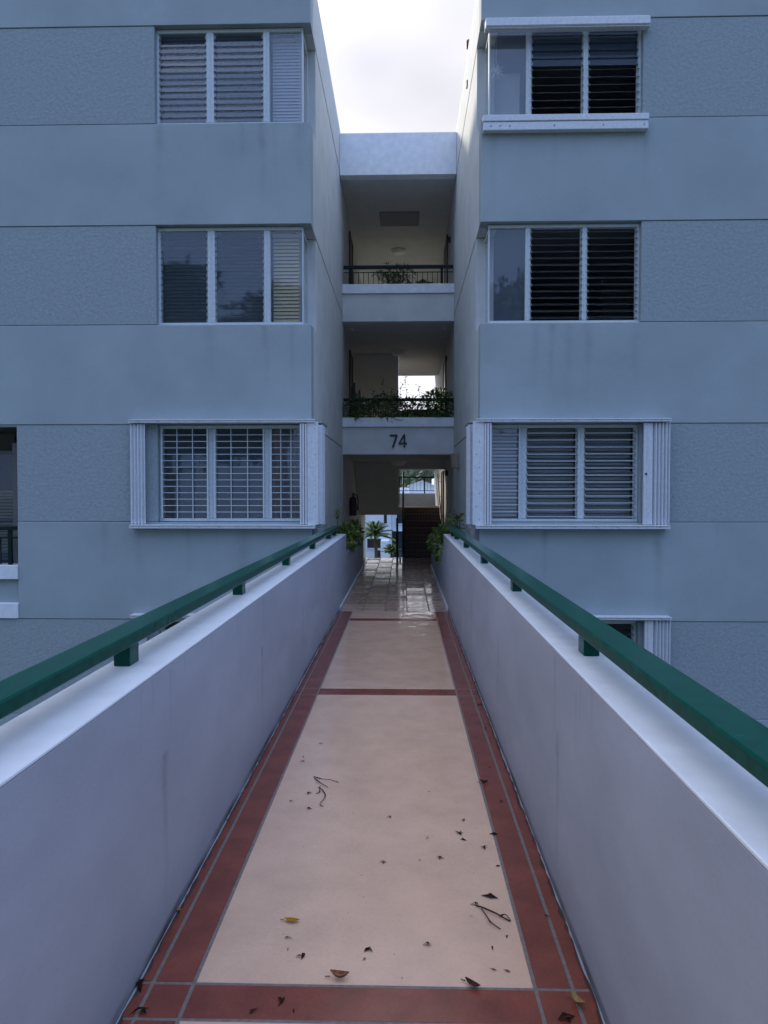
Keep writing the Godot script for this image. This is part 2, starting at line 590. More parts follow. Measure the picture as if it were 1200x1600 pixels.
	# the window turns the corner: side pane along the slot
	if corner != 0.0:
		var c := mb()
		var xc := x1 if s < 0 else x0
		box(c, Vector3(xc, ya, z - 0.46), Vector3(xc - s * -0.03, ya + 0.04, z - 0.052), 0.003)
		box(c, Vector3(xc, yb - 0.04, z - 0.46), Vector3(xc - s * -0.03, yb, z - 0.052), 0.003)
		box(c, Vector3(xc, ya, z - 0.49), Vector3(xc - s * -0.04, yb, z - 0.461), 0.003)
		part("corner_frame", c, M.frame, win)
		var g := mb()
		box(g, Vector3(xc + s * 0.012, ya + 0.041, z - 0.459), Vector3(xc + s * 0.018, yb - 0.041, z - 0.053), 0.001)
		part("glass_pane", g, M.glass, win)

# a folded accordion shutter: upright ribbed blades in a zigzag
func shutter_stack(wing: Node3D, n: String, from: Vector3, to: Vector3, y0: float, y1: float, blades: int, depth: float) -> void:
	var along := (to - from)
	var side := Vector3.UP.cross(along.normalized()).normalized()
	var root := Node3D.new()
	root.name = n
	wing.add_child(root, true)
	root.position = Vector3(from.x, y0, from.z) - wing.position
	for k in blades:
		var a := from + along * (float(k) / blades) + side * (depth if k % 2 == 0 else -depth)
		var b := from + along * ((k + 1.0) / blades) + side * (-depth if k % 2 == 0 else depth)
		a.y = 0; b.y = 0
		var d := (b - a)
		var q := Basis(d.normalized(), Vector3.UP, d.normalized().cross(Vector3.UP))
		var st := mb()
		var l := d.length()
		box(st, Vector3(0.004, y0 + 0.012, -0.006), Vector3(l - 0.004, y1 - 0.012, 0.006), 0.002, Transform3D(q, a))
		tube(st, [b + Vector3(0, y0 + 0.006, 0), b + Vector3(0, y1 - 0.006, 0)], [0.008], 6)
		box(st, Vector3(l * 0.35, y0 + 0.02, 0.0055), Vector3(l * 0.65, y1 - 0.02, 0.012), 0.002, Transform3D(q, a))
		var o := part("shutter_blade", st, M.white, root)
		o.position = -Vector3(from.x, y0, from.z)

func shutter_set(wing: Node3D, s: float, y0: float, y1: float, xa: float, xb: float, low := false) -> void:
	# xa: far end of the tracks, xb: slot side of the wing; s is -1 for the left wing
	var z0 := FZ + 0.002
	var z1 := FZ + 0.145
	var corner := CXL if s < 0 else CXR
	for lv in [[y1, y1 + 0.038], [y0 - 0.045, y0]]:
		var t := mb()
		box(t, Vector3(xa, lv[0], z0), Vector3(corner - s * 0.06, lv[1], z1), 0.003)
		box(t, Vector3(xa - s * 0.01, lv[1] - 0.008, z0), Vector3(corner - s * 0.065, lv[1] + 0.006, z1 + 0.012), 0.002)
		part("shutter_track", t, M.white, wing)
		var t2 := mb()
		box(t2, Vector3(corner - s * 0.002, lv[0] + 0.003, z0 - 0.004), Vector3(corner - s * 0.15, lv[1] - 0.009, z0 - 0.62), 0.003)
		part("shutter_track", t2, M.frame_grey, wing)
		var bolts := mb()
		for k in 9:
			var x := lerpf(xa, corner, (k + 0.5) / 9.0)
			tube(bolts, [Vector3(x, (lv[0] + lv[1]) / 2, z1 - 0.002), Vector3(x, (lv[0] + lv[1]) / 2, z1 + 0.006)], [0.005], 6)
		part("track_bolts", bolts, M.frame_grey, wing, true)
	var zc := FZ + 0.075
	shutter_stack(wing, "accordion_shutter", Vector3(xa - s * 0.0, y0, zc), Vector3(xa - s * 0.205, y0, zc), y0, y1, 9, 0.026)
	if s > 0:
		# closing stile with its lock beside the far stack
		var p := mb()
		box(p, Vector3(xa - 0.34, y0 + 0.012, zc - 0.03), Vector3(xa - 0.225, y1 - 0.012, zc + 0.02), 0.004)
		box(p, Vector3(xa - 0.30, y0 + 0.012, zc + 0.0205), Vector3(xa - 0.285, y1 - 0.012, zc + 0.03), 0.002)
		part("shutter_stile", p, M.white, wing)
		var lk := mb()
		tube(lk, [Vector3(xa - 0.315, (y0 + y1) / 2, zc + 0.018), Vector3(xa - 0.315, (y0 + y1) / 2, zc + 0.035)], [0.012], 8)
		part("lock", lk, M.dark_metal, wing)
	# stack on the corner: ridged edge, flat stile, then blades along the slot side
	var c := mb()
	var u := corner
	for k in 3:
		box(c, Vector3(u + s * (0.05 + 0.034 * k), y0 + 0.01, zc - 0.055), Vector3(u + s * (0.076 + 0.034 * k), y1 - 0.01, zc + 0.05 + 0.006 * (k % 2)), 0.006)
	part("shutter_blade", c, M.white, wing)
	var fl := mb()
	box(fl, Vector3(u + s * 0.045, y0 + 0.005, zc + 0.02), Vector3(u - s * 0.105, y1 + 0.01, zc + 0.045), 0.006)
	part("shutter_stile", fl, M.white, wing)
	var rv := mb()
	for k in 8:
		var y := lerpf(y0 + 0.08, y1 - 0.08, k / 7.0)
		for q in [0.0, 0.055]:
			if (k + int(q * 100)) % 2 == 0:
				tube(rv, [Vector3(u - s * (0.02 + q * 0.7), y, zc + 0.044), Vector3(u - s * (0.02 + q * 0.7), y, zc + 0.05)], [0.005], 6)
	part("stile_rivets", rv, M.frame_grey, wing, true)
	shutter_stack(wing, "accordion_shutter", Vector3(corner - s * 0.09, y0, FZ + 0.04), Vector3(corner - s * 0.09, y0, FZ - 0.34), y0, y1 - 0.01, 8, 0.055)

# ---------------------------------------------------------------- the two wings
func make_wing(s: float) -> Node3D:
	var cx := CXL if s < 0 else CXR
	var label := "left grey-blue stucco wing with balcony opening and grilled lower window" if s < 0 else "right grey-blue stucco wing with white shutter housing round its top window"
	var wing := thing("apartment_wing", label, "building", Vector3(cx, -3.2, FZ), "wings of the apartment building")
	var far := cx + s * 9.5
	var open_x := -3.345 if s < 0 else 3.165
	var back := -15.0
	var g := 0.006
	# smooth bands: y0, y1
	var smooth := [[7.86, 8.70], [5.21, 6.565], [2.527, 3.877], [-0.133, 1.206], [-3.2, -1.45]]
	var rough := [[6.565, 7.86], [3.877, 5.21], [1.206, 2.527], [-1.45, -0.133]]
	var bx := -5.285           # balcony edge on the left wing
	for k in smooth.size():
		var b: Array = smooth[k]
		var st := mb()
		var edge := far
		if s < 0 and k == 3:
			edge = bx
		var top: float = b[1] - (g if k > 0 else 0.0)
		box(st, Vector3(cx, b[0] + g, FZ), Vector3(edge, top, FZ - 0.25), 0.004)
		part("smooth_wall_band", st, M.stucco, wing)
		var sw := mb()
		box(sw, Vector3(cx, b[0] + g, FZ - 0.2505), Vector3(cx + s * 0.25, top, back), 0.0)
		part("slot_wall_band", sw, M.band, wing)  # same wall as the front, its colour lightened against the slot's shade
	for b in rough:
		var st := mb()
		var edge := far
		var balcony: bool = s < 0 and b[0] == 1.206
		if balcony:
			edge = bx
		box(st, Vector3(open_x, b[0] + g, FZ - 0.007), Vector3(edge, b[1] - g, FZ - 0.25), 0.003)
		part("textured_wall_band", st, M.stucco_rough, wing)
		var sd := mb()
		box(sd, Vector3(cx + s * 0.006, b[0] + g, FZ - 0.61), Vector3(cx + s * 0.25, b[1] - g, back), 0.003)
		part("slot_wall_band", sd, M.band, wing)  # lightened like the smooth slot bands, to offset shade
	# the sunk line between bands
	var gr := mb()
	for y in [7.86, 6.565, 5.21, 3.877, 2.527, 1.206, -0.133, -1.45]:
		var e := far
		if s < 0 and y < 2.0 and y > 0.5:
			e = bx
		box(gr, Vector3(open_x + s * 0.02, y - 0.02, FZ - 0.02), Vector3(e, y + 0.02, FZ - 0.2))
		box(gr, Vector3(cx + s * 0.02, y - 0.02, FZ - 0.63), Vector3(cx + s * 0.2, y + 0.02, back))
	part("groove", gr, M.stucco, wing)
	# rooms: slabs, back wall, inner walls
	var ro := mb()
	for y in [7.9, 5.22, 2.54, -0.1]:
		box(ro, Vector3(cx + s * 0.26, y, FZ - 0.26), Vector3(far, y + 0.2, -14.8))
	box(ro, Vector3(cx + s * 0.26, -3.2, -14.81), Vector3(far, 8.1, -15.0))
	box(ro, Vector3(far, -3.2, FZ - 0.26), Vector3(far + s * 0.2, 8.1, -15.0))
	box(ro, Vector3(cx + s * 4.0, -3.2, FZ - 1.5 if s < 0 else FZ - 0.26), Vector3(cx + s * 4.12, 8.1, -14.8))
	for y in [6.565, 3.877, 1.206, -1.45]:
		# inside jamb wall beside the windows, and the wall that closes the side of the room behind the corner pane
		box(ro, Vector3(cx + s * 2.3, y - 1.1, FZ - 2.6), Vector3(cx + s * 3.9, y + 1.3, FZ - 2.7))
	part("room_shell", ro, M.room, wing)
	# parapet upstand of the roof along the slot, behind the front
	var rf := mb()
	box(rf, Vector3(cx + s * 0.002, 7.866, back - 0.001), Vector3(cx + s * 0.25, 8.70, -24.2))
	part("roof_parapet", rf, M.stucco, wing)
	var zg := -10.07
	var win_x := open_x
	var ci := cx + s * 0.115
	if s < 0:
		var jl := {"tilt": 14.0, "count": 14, "glass": M.louvre, "curtain": M.curtain, "blind": M.blind_grey, "pitch": 0.05}
		make_window(wing, s, win_x, ci, 6.567, 7.857, zg, [[win_x + 0.035, -2.666, "louvre", jl], [-2.561, -1.894, "louvre", jl], [-1.806, ci - 0.018, "fixed", {"blind": M.blind_white, "pitch": 0.044, "slat": 68.0}]], 1.0)
		make_window(wing, s, win_x, ci, 3.879, 5.207, zg, [[win_x + 0.035, -2.666, "louvre", {"tilt": 0.8, "count": 14, "glass": M.louvre, "blind": M.blind_dark, "pitch": 0.05}], [-2.561, -1.894, "louvre", {"tilt": 0.8, "count": 14, "glass": M.louvre, "blind": M.blind_dark, "pitch": 0.05}], [-1.806, ci - 0.018, "fixed", {"blind": M.blind_cream, "pitch": 0.05, "slat": 58.0, "short": 0.05}]], 1.0)
		make_window(wing, s, win_x, ci, 1.208, 2.524, zg, [[win_x + 0.035, -2.667, "louvre", {"tilt": 1.2, "count": 14, "glass": M.louvre_grid, "grille": [2, 13]}], [-2.579, -1.898, "louvre", {"tilt": 1.2, "count": 14, "glass": M.louvre_grid, "grille": [2, 13]}], [-1.809, ci - 0.035, "fixed", {"grille": [2, 13], "curtain": M.brown}]], 0.0)
		shutter_set(wing, s, 1.165, 2.538, -3.69, cx)
		make_window(wing, s, win_x, ci, -1.448, -0.136, zg, [[win_x + 0.035, -2.667, "louvre", {"tilt": 30.0, "count": 14, "glass": M.louvre_dark}], [-2.579, -1.898, "louvre", {"tilt": 30.0, "count": 14, "glass": M.louvre_dark}], [-1.809, ci - 0.035, "fixed", {}]], 0.0)
		shutter_set(wing, s, -1.49, -0.09, -3.69, cx, true)
	else:
		var lo := {"tilt": 9.0, "count": 12, "low": 7, "tilt_low": 60.0, "glass": M.louvre_grey, "glass_low": M.louvre_dark}
		make_window(wing, s, ci, win_x, 6.567, 7.857, zg, [[ci + 0.018, 1.64, "fixed", {}], [1.709, 2.396, "louvre", lo], [2.465, win_x - 0.035, "louvre", lo]], 1.0)
		var l2 := {"tilt": 64.0, "count": 14, "glass": M.louvre_dark}
		make_window(wing, s, ci, win_x, 3.879, 5.207, zg, [[ci + 0.018, 1.64, "fixed", {}], [1.709, 2.396, "louvre", l2], [2.465, win_x - 0.035, "louvre", l2]], 1.0)
		var l1 := {"tilt": 58.0, "count": 13, "glass": M.louvre_dark, "blind": M.blind_grey, "pitch": 0.05, "slat": 62.0, "edges": true}
		make_window(wing, s, ci, win_x, 1.208, 2.524, zg, [[ci + 0.035, 1.576, "fixed", {"blind": M.blind_white, "pitch": 0.048, "slat": 50.0, "grille": [0, 12]}], [1.671, 2.354, "louvre", l1], [2.449, win_x - 0.035, "louvre", l1]], 0.0)
		shutter_set(wing, s, 1.165, 2.538, 3.53, cx)
		make_window(wing, s, ci, win_x, -1.448, -0.136, zg, [[ci + 0.035, 1.576, "fixed", {}], [1.671, 2.354, "louvre", l2], [2.449, win_x - 0.035, "louvre", l2]], 0.0)
		shutter_set(wing, s, -1.49, -0.09, 3.56, cx, true)
		# white housings above and below the top window
		var hd := mb()
		box(hd, Vector3(1.075, 7.70, FZ + 0.002), Vector3(3.215, 7.815, FZ + 0.13), 0.012)
		box(hd, Vector3(1.07, 7.685, FZ + 0.003), Vector3(3.22, 7.70, FZ + 0.11), 0.003)
		part("shutter_hood", hd, M.white, wing)
		var sb := mb()
		box(sb, Vector3(1.045, 6.485, FZ + 0.002), Vector3(3.215, 6.57, FZ + 0.11), 0.008)
		part("shutter_sill", sb, M.white, wing)
		var sb2 := mb()
		box(sb2, Vector3(1.052, 6.37, FZ + 0.002), Vector3(3.21, 6.481, FZ + 0.1), 0.008)
		for x in [1.15, 1.27, 1.4, 1.98, 2.62, 3.15]:
			tube(sb2, [Vector3(x, 6.425, FZ + 0.098), Vector3(x, 6.425, FZ + 0.107)], [0.008], 6)
		part("shutter_sill", sb2, M.white, wing)
		# pale cupboard and ceiling edge inside the top corner room
		var cb := mb()
		box(cb, Vector3(1.28, 5.43, -10.7), Vector3(1.66, 7.58, -11.2), 0.01)
		part("cupboard", cb, M.blind_white, wing)
		var lt := mb()
		box(lt, Vector3(1.07, 5.425, -10.7), Vector3(1.3, 7.0, -10.9), 0.01)
		part("inner_panel", lt, M.blind_white, wing)
	return wing

func make_balcony(wing: Node3D) -> void:
	var bx := -5.285
	var far := CXL - 9.5
	var w := mb()
	box(w, Vector3(bx, 0.413, FZ + 0.02), Vector3(far, 0.607, FZ - 0.3), 0.006)
	part("balcony_ledge", w, M.coping, wing)
	var l := mb()
	box(l, Vector3(bx - 0.001, 0.086, FZ - 0.06), Vector3(far, 0.4125, FZ - 0.28))
	part("balcony_wall", l, M.stucco, wing)
	var l2 := mb()
	box(l2, Vector3(bx, -0.126, FZ + 0.02), Vector3(far, 0.0855, FZ - 0.3), 0.006)
	part("balcony_ledge", l2, M.coping, wing)
	var sl := mb()
	box(sl, Vector3(bx, 2.3, FZ - 1.45), Vector3(bx - 0.2, 0.2, FZ - 0.26))
	box(sl, Vector3(far, 2.53, FZ - 1.45), Vector3(bx - 0.8, 0.11, FZ - 1.55))
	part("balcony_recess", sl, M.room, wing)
	# glazed door at the back of the balcony
	var d := mb()
	box(d, Vector3(bx - 0.21, 0.12, FZ - 1.3), Vector3(bx - 0.27, 2.25, FZ - 1.36), 0.004)
	box(d, Vector3(bx - 1.7, 0.12, FZ - 1.3), Vector3(bx - 1.76, 2.25, FZ - 1.36), 0.004)
	box(d, Vector3(bx - 0.271, 2.19, FZ - 1.3), Vector3(bx - 1.699, 2.25, FZ - 1.36), 0.004)
	var door := part("balcony_door", d, M.frame_grey, wing)
	var g := mb()
	box(g, Vector3(bx - 0.271, 0.12, FZ - 1.32), Vector3(bx - 1.699, 2.19, FZ - 1.33))
	part("glass_pane", g, M.louvre, door)
	var b := mb()
	var y := 1.6
	while y > 0.5:
		box(b, Vector3(bx - 0.3, y, FZ - 1.42), Vector3(bx - 1.66, y + 0.035, FZ - 1.41))
		y -= 0.05
	part("blind", b, M.blind_white, door, true)
	# railing
	var r := mb()
	box(r, Vector3(bx - 0.002, 1.085, FZ - 0.02), Vector3(far, 1.14, FZ - 0.09), 0.004)
	box(r, Vector3(bx - 0.002, 0.97, FZ - 0.04), Vector3(far, 0.995, FZ - 0.07), 0.002)
	box(r, Vector3(bx - 0.11, 0.609, FZ - 0.03), Vector3(bx - 0.16, 1.084, FZ - 0.08), 0.003)
	var rail := part("balcony_railing", r, M.green_dark, wing)
	var bm := mb()
	box(bm, Vector3(-0.009, 0.0, -0.009), Vector3(0.009, 0.36, 0.009), 0.002)
	var mesh := bm.commit()
	for k in 8:
		piece("baluster", mesh, M.green_dark, rail, Transform3D(Basis(), Vector3(bx - 0.27 - 0.11 * k, 0.609, FZ - 0.055)))

# ---------------------------------------------------------------- open stair block between the wings
func slab_slope(st: SurfaceTool, x0: float, x1: float, za: float, ya: float, zb: float, yb: float, th: float) -> void:
	# a sloping slab whose underside runs from (za, ya) to (zb, yb)
	var p := [Vector3(x0, ya, za), Vector3(x1, ya, za), Vector3(x1, yb, zb), Vector3(x0, yb, zb)]
	var q := []
	for v in p:
		q.append(v + Vector3(0, th, 0))
	var c := Vector3.ZERO
	for v in p + q:
		c += v / 8.0
	for f in [[p[0], p[1], p[2], p[3]], [q[0], q[1], q[2], q[3]], [p[0], p[1], q[1], q[0]], [p[2], p[3], q[3], q[2]], [p[1], p[2], q[2], q[1]], [p[3], p[0], q[0], q[3]]]:
		var n: Vector3 = (f[1] - f[0]).cross(f[2] - f[0])
		if n.dot((f[0] + f[2]) * 0.5 - c) > 0:
			quad(st, f[0], f[1], f[2], f[3])
		else:
			quad(st, f[3], f[2], f[1], f[0])

func make_stair_block() -> Node3D:
	var b := thing("stair_block", "open stair block set back between the wings, grey spandrels and dark stairs", "building", Vector3(-0.1, -3.2, -18.0))
	var a := CXL
	var c := CXR
	# side walls of the passage
	for w in [[a, a - 0.25, -3.2, 7.865, -15.0005, -20.6], [a, a - 0.25, -3.2, 0.98, -20.6005, -24.2], [c, c + 0.25, -3.2, 7.865, -15.0005, -24.2]]:
		var st := mb()
		box(st, Vector3(w[0], w[2], w[4]), Vector3(w[1], w[3], w[5]))
		part("side_wall", st, M.interior, b)
	# the half landings are opened on the unseen left to light the right wall, between this corner pier and the side wall
	var pier := mb()
	box(pier, Vector3(a - 0.001, 0.981, -23.9), Vector3(a - 0.249, 7.864, -24.199))
	part("corner_pier", pier, M.interior, b)
	# spandrels, each with a paler capping
	for k in 2:
		var y := 2.38 + 2.69 * k
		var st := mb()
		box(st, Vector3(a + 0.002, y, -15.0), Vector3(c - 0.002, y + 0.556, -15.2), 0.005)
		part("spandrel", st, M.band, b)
		var cp := mb()
		box(cp, Vector3(a + 0.003, y + 0.5565, -14.96), Vector3(c - 0.003, y + 0.745, -15.21), 0.008)
		part("capping", cp, M.coping, b)
		# planting trough behind the capping
		var tr := mb()
		box(tr, Vector3(a + 0.004, y + 0.12, -15.2005), Vector3(c - 0.004, y + 0.62, -15.5))
		part("planter_soil", tr, M.soil, b)
	var rb := mb()
	box(rb, Vector3(a + 0.002, 7.78, -14.47), Vector3(c - 0.002, 8.59, -14.7), 0.006)
	part("roof_band", rb, M.coping, b)
	# slabs with their ceilings
	for k in 2:
		var y := 2.38 + 2.69 * k
		var st := mb()
		box(st, Vector3(a + 0.003, y + 0.001, -15.2), Vector3(c - 0.003, y + 0.118, -18.5))
		part("ceiling", st, M.ceiling, b)
		var fl := mb()
		box(fl, Vector3(a + 0.004, y + 0.1185, -15.501), Vector3(c - 0.004, y + 0.33, -18.49))
		part("floor_slab", fl, M.concrete, b)
	var top_slab := mb()
	box(top_slab, Vector3(-0.12, 5.0705, -18.501), Vector3(c - 0.003, 5.3, -21.85))
	part("ceiling", top_slab, M.ceiling, b)
	var beam := mb()
	box(beam, Vector3(-0.12, 2.19, -18.36), Vector3(c - 0.003, 2.38, -18.6), 0.004)
	part("beam", beam, M.ceiling, b)
	var ce := mb()
	box(ce, Vector3(a + 0.003, 7.781, -14.7005), Vector3(c - 0.003, 7.95, -24.2))
	part("ceiling", ce, M.ceiling, b)
	var hatch := mb()
	box(hatch, Vector3(-0.53, 7.765, -16.35), Vector3(0.36, 7.80, -17.2), 0.004)
	part("ceiling_panel", hatch, mat(lin(0.13, 0.14, 0.16), 0.6), b)
	# back wall: stair landing parapet, wall between the openings, wall above
	var bw := mb()
	box(bw, Vector3(a + 0.002, 0.98, -24.0), Vector3(c - 0.002, 1.58, -24.18), 0.004)
	part("landing_parapet", bw, M.interior, b)
	var bw2 := mb()
	box(bw2, Vector3(a + 0.002, 2.33, -24.0), Vector3(c - 0.002, 4.27, -24.18), 0.004)
	part("back_wall", bw2, M.interior, b)
	var bw3 := mb()
	box(bw3, Vector3(a + 0.002, 5.42, -24.0), Vector3(c - 0.002, 7.78, -24.18), 0.004)
	part("back_wall", bw3, M.interior, b)
	# lower passage floor: slab, tiles, skirting
	var fs := mb()
	box(fs, Vector3(a + 0.004, -0.25, -11.15), Vector3(c - 0.004, -0.012, -18.2))
	box(fs, Vector3(-0.864, -0.25, -9.912), Vector3(0.61, -0.012, -11.149))
	part("passage_slab", fs, M.grout, b)
	var tiles: Array = []
	var tm := mb()
	box(tm, Vector3(-0.1455, -0.011, -0.1455), Vector3(0.1455, 0.0, 0.1455), 0.003)
	var mesh := tm.commit()
	var z := -9.92 - 0.15
	while z > -18.1:
		var x := -1.0 - 0.15
		while x < 1.05:
			var cx := x + 0.15
			var inside := z < -16.0
			if (cx - 0.149 > -0.87 or inside) and (cx + 0.149 < 0.615 or inside) and cx - 0.149 > CXL and cx + 0.149 < CXR:
				var q := Basis.from_euler(Vector3(rng.randf_range(-0.016, 0.016), 0, rng.randf_range(-0.01, 0.01)))
				piece("floor_tile", mesh, M.tile[rng.randi() % 3], b, Transform3D(q, Vector3(cx, rng.randf_range(-0.001, 0.0005), z)))
			x += 0.301
		z -= 0.301
	# cut tiles along the low walls
	var cm := mb()
	box(cm, Vector3(-0.122, -0.011, -0.1455), Vector3(0.122, 0.0, 0.1455), 0.003)
	var cut_mesh := cm.commit()
	for k in 20:
		var zz := -9.92 - 0.15 - 0.301 * k
		piece("floor_tile", cut_mesh, M.tile[k % 3], b, Transform3D(Basis.from_euler(Vector3(rng.randf_range(-0.016, 0.016), 0, rng.randf_range(-0.01, 0.01))), Vector3(0.4845, -0.0005, zz)))
	var sk := mb()
	box(sk, Vector3(-0.864, 0.0, -9.93), Vector3(-0.848, 0.055, -15.98), 0.003)
	part("skirting", sk, M.white, b)
	var sk2 := mb()
	box(sk2, Vector3(0.61, 0.0, -9.93), Vector3(0.594, 0.055, -15.98), 0.003)
	part("skirting", sk2, M.white, b)
	# low planter walls beside the passage
	for e in [[-0.8645, -0.98, a + 0.003], [0.6105, 0.72, c - 0.003]]:
		var pw := mb()
		box(pw, Vector3(e[0], -0.009, -11.165), Vector3(e[1], 0.69, -15.99), 0.006)
		box(pw, Vector3(e[1], -0.009, -15.88), Vector3(e[2], 0.69, -15.989), 0.006)
		part("planter_wall", pw, M.parapet, b)
		var so := mb()
		box(so, Vector3(e[1], 0.3, -11.18), Vector3(e[2], 0.62, -15.879))
		part("planter_soil", so, M.soil, b)
	# two flights to the right, their half landings, and the return flights on the left
	for lv in 2:
		var y0 := 2.69 * lv
		for k in 7:
			var st := mb()
			var zf := -18.22 - 0.33 * k
			box(st, Vector3(0.005, y0 + 0.17 * k + (0.0 if k else 0.001), zf), Vector3(c - 0.005, y0 + 0.17 * k + 0.166, zf - 0.345), 0.004)
			box(st, Vector3(0.005, y0 + 0.17 * k + 0.1665, zf + 0.02), Vector3(c - 0.005, y0 + 0.17 * (k + 1), zf - 0.345), 0.002)
			part("step", st, M.riser, b)
		var hl := mb()
		box(hl, Vector3(a + 0.003, y0 + 0.985, -20.5), Vector3(c - 0.003, y0 + 1.185, -23.999))
		part("half_landing", hl, M.ceiling, b)
		var ht := mb()
		box(ht, Vector3(a + 0.004, y0 + 1.1855, -20.5), Vector3(c - 0.004, y0 + 1.2, -23.998), 0.003)
		part("landing_floor", ht, M.riser, b)
		var so := mb()
		slab_slope(so, 0.006, c - 0.006, -18.35, y0 - 0.19, -20.52, y0 + 0.99, 0.17)
		part("flight_soffit", so, M.ceiling, b)
		var up := mb()
		slab_slope(up, a + 0.005, -0.13, -18.4, y0 + 2.33, -20.52, y0 + 0.99, 0.2)
		part("flight_soffit", up, M.ceiling, b)
	# flight down to the left
	for k in 8:
		var st := mb()
		var zf := -18.205 - 0.3 * k
		box(st, Vector3(a + 0.005, -0.36 - 0.17 * k, zf), Vector3(-0.14, -0.17 * (k + 1), zf - 0.31), 0.004)
		part("step", st, M.concrete, b)
	# closing wall under the right-hand flight
	var cw := mb()
	box(cw, Vector3(0.0, -3.2, -18.23), Vector3(0.004, 0.9, -20.5))
	part("stringer_wall", cw, M.interior, b)
	# doors along the passage
	for d in [[1, 0.0, -18.6], [1, 2.71, -17.7], [-1, 2.71, -16.9], [-1, 5.4, -16.9], [1, 5.4, -17.2]]:
		var x: float = c if d[0] > 0 else a
		var s: float = -1.0 if d[0] > 0 else 1.0
		var f := mb()
		box(f, Vector3(x + s * 0.001, d[1], d[2] + 0.05), Vector3(x + s * 0.035, d[1] + 2.1, d[2]), 0.004)
		box(f, Vector3(x + s * 0.001, d[1], d[2] - 0.85), Vector3(x + s * 0.035, d[1] + 2.1, d[2] - 0.9), 0.004)
		box(f, Vector3(x + s * 0.001, d[1] + 2.1, d[2] + 0.05), Vector3(x + s * 0.035, d[1] + 2.15, d[2] - 0.9), 0.004)
		box(f, Vector3(x + s * 0.001, d[1], d[2] - 0.001), Vector3(x + s * 0.015, d[1] + 2.099, d[2] - 0.849))
		var door := part("door", f, M.brown, b)
		var h := mb()
		tube(h, [Vector3(x + s * 0.014, d[1] + 1.0, d[2] - 0.08), Vector3(x + s * 0.06, d[1] + 1.0, d[2] - 0.08), Vector3(x + s * 0.06, d[1] + 1.0, d[2] - 0.2)], [0.012], 8)
		part("handle", h, M.dark_metal, door)
	return b

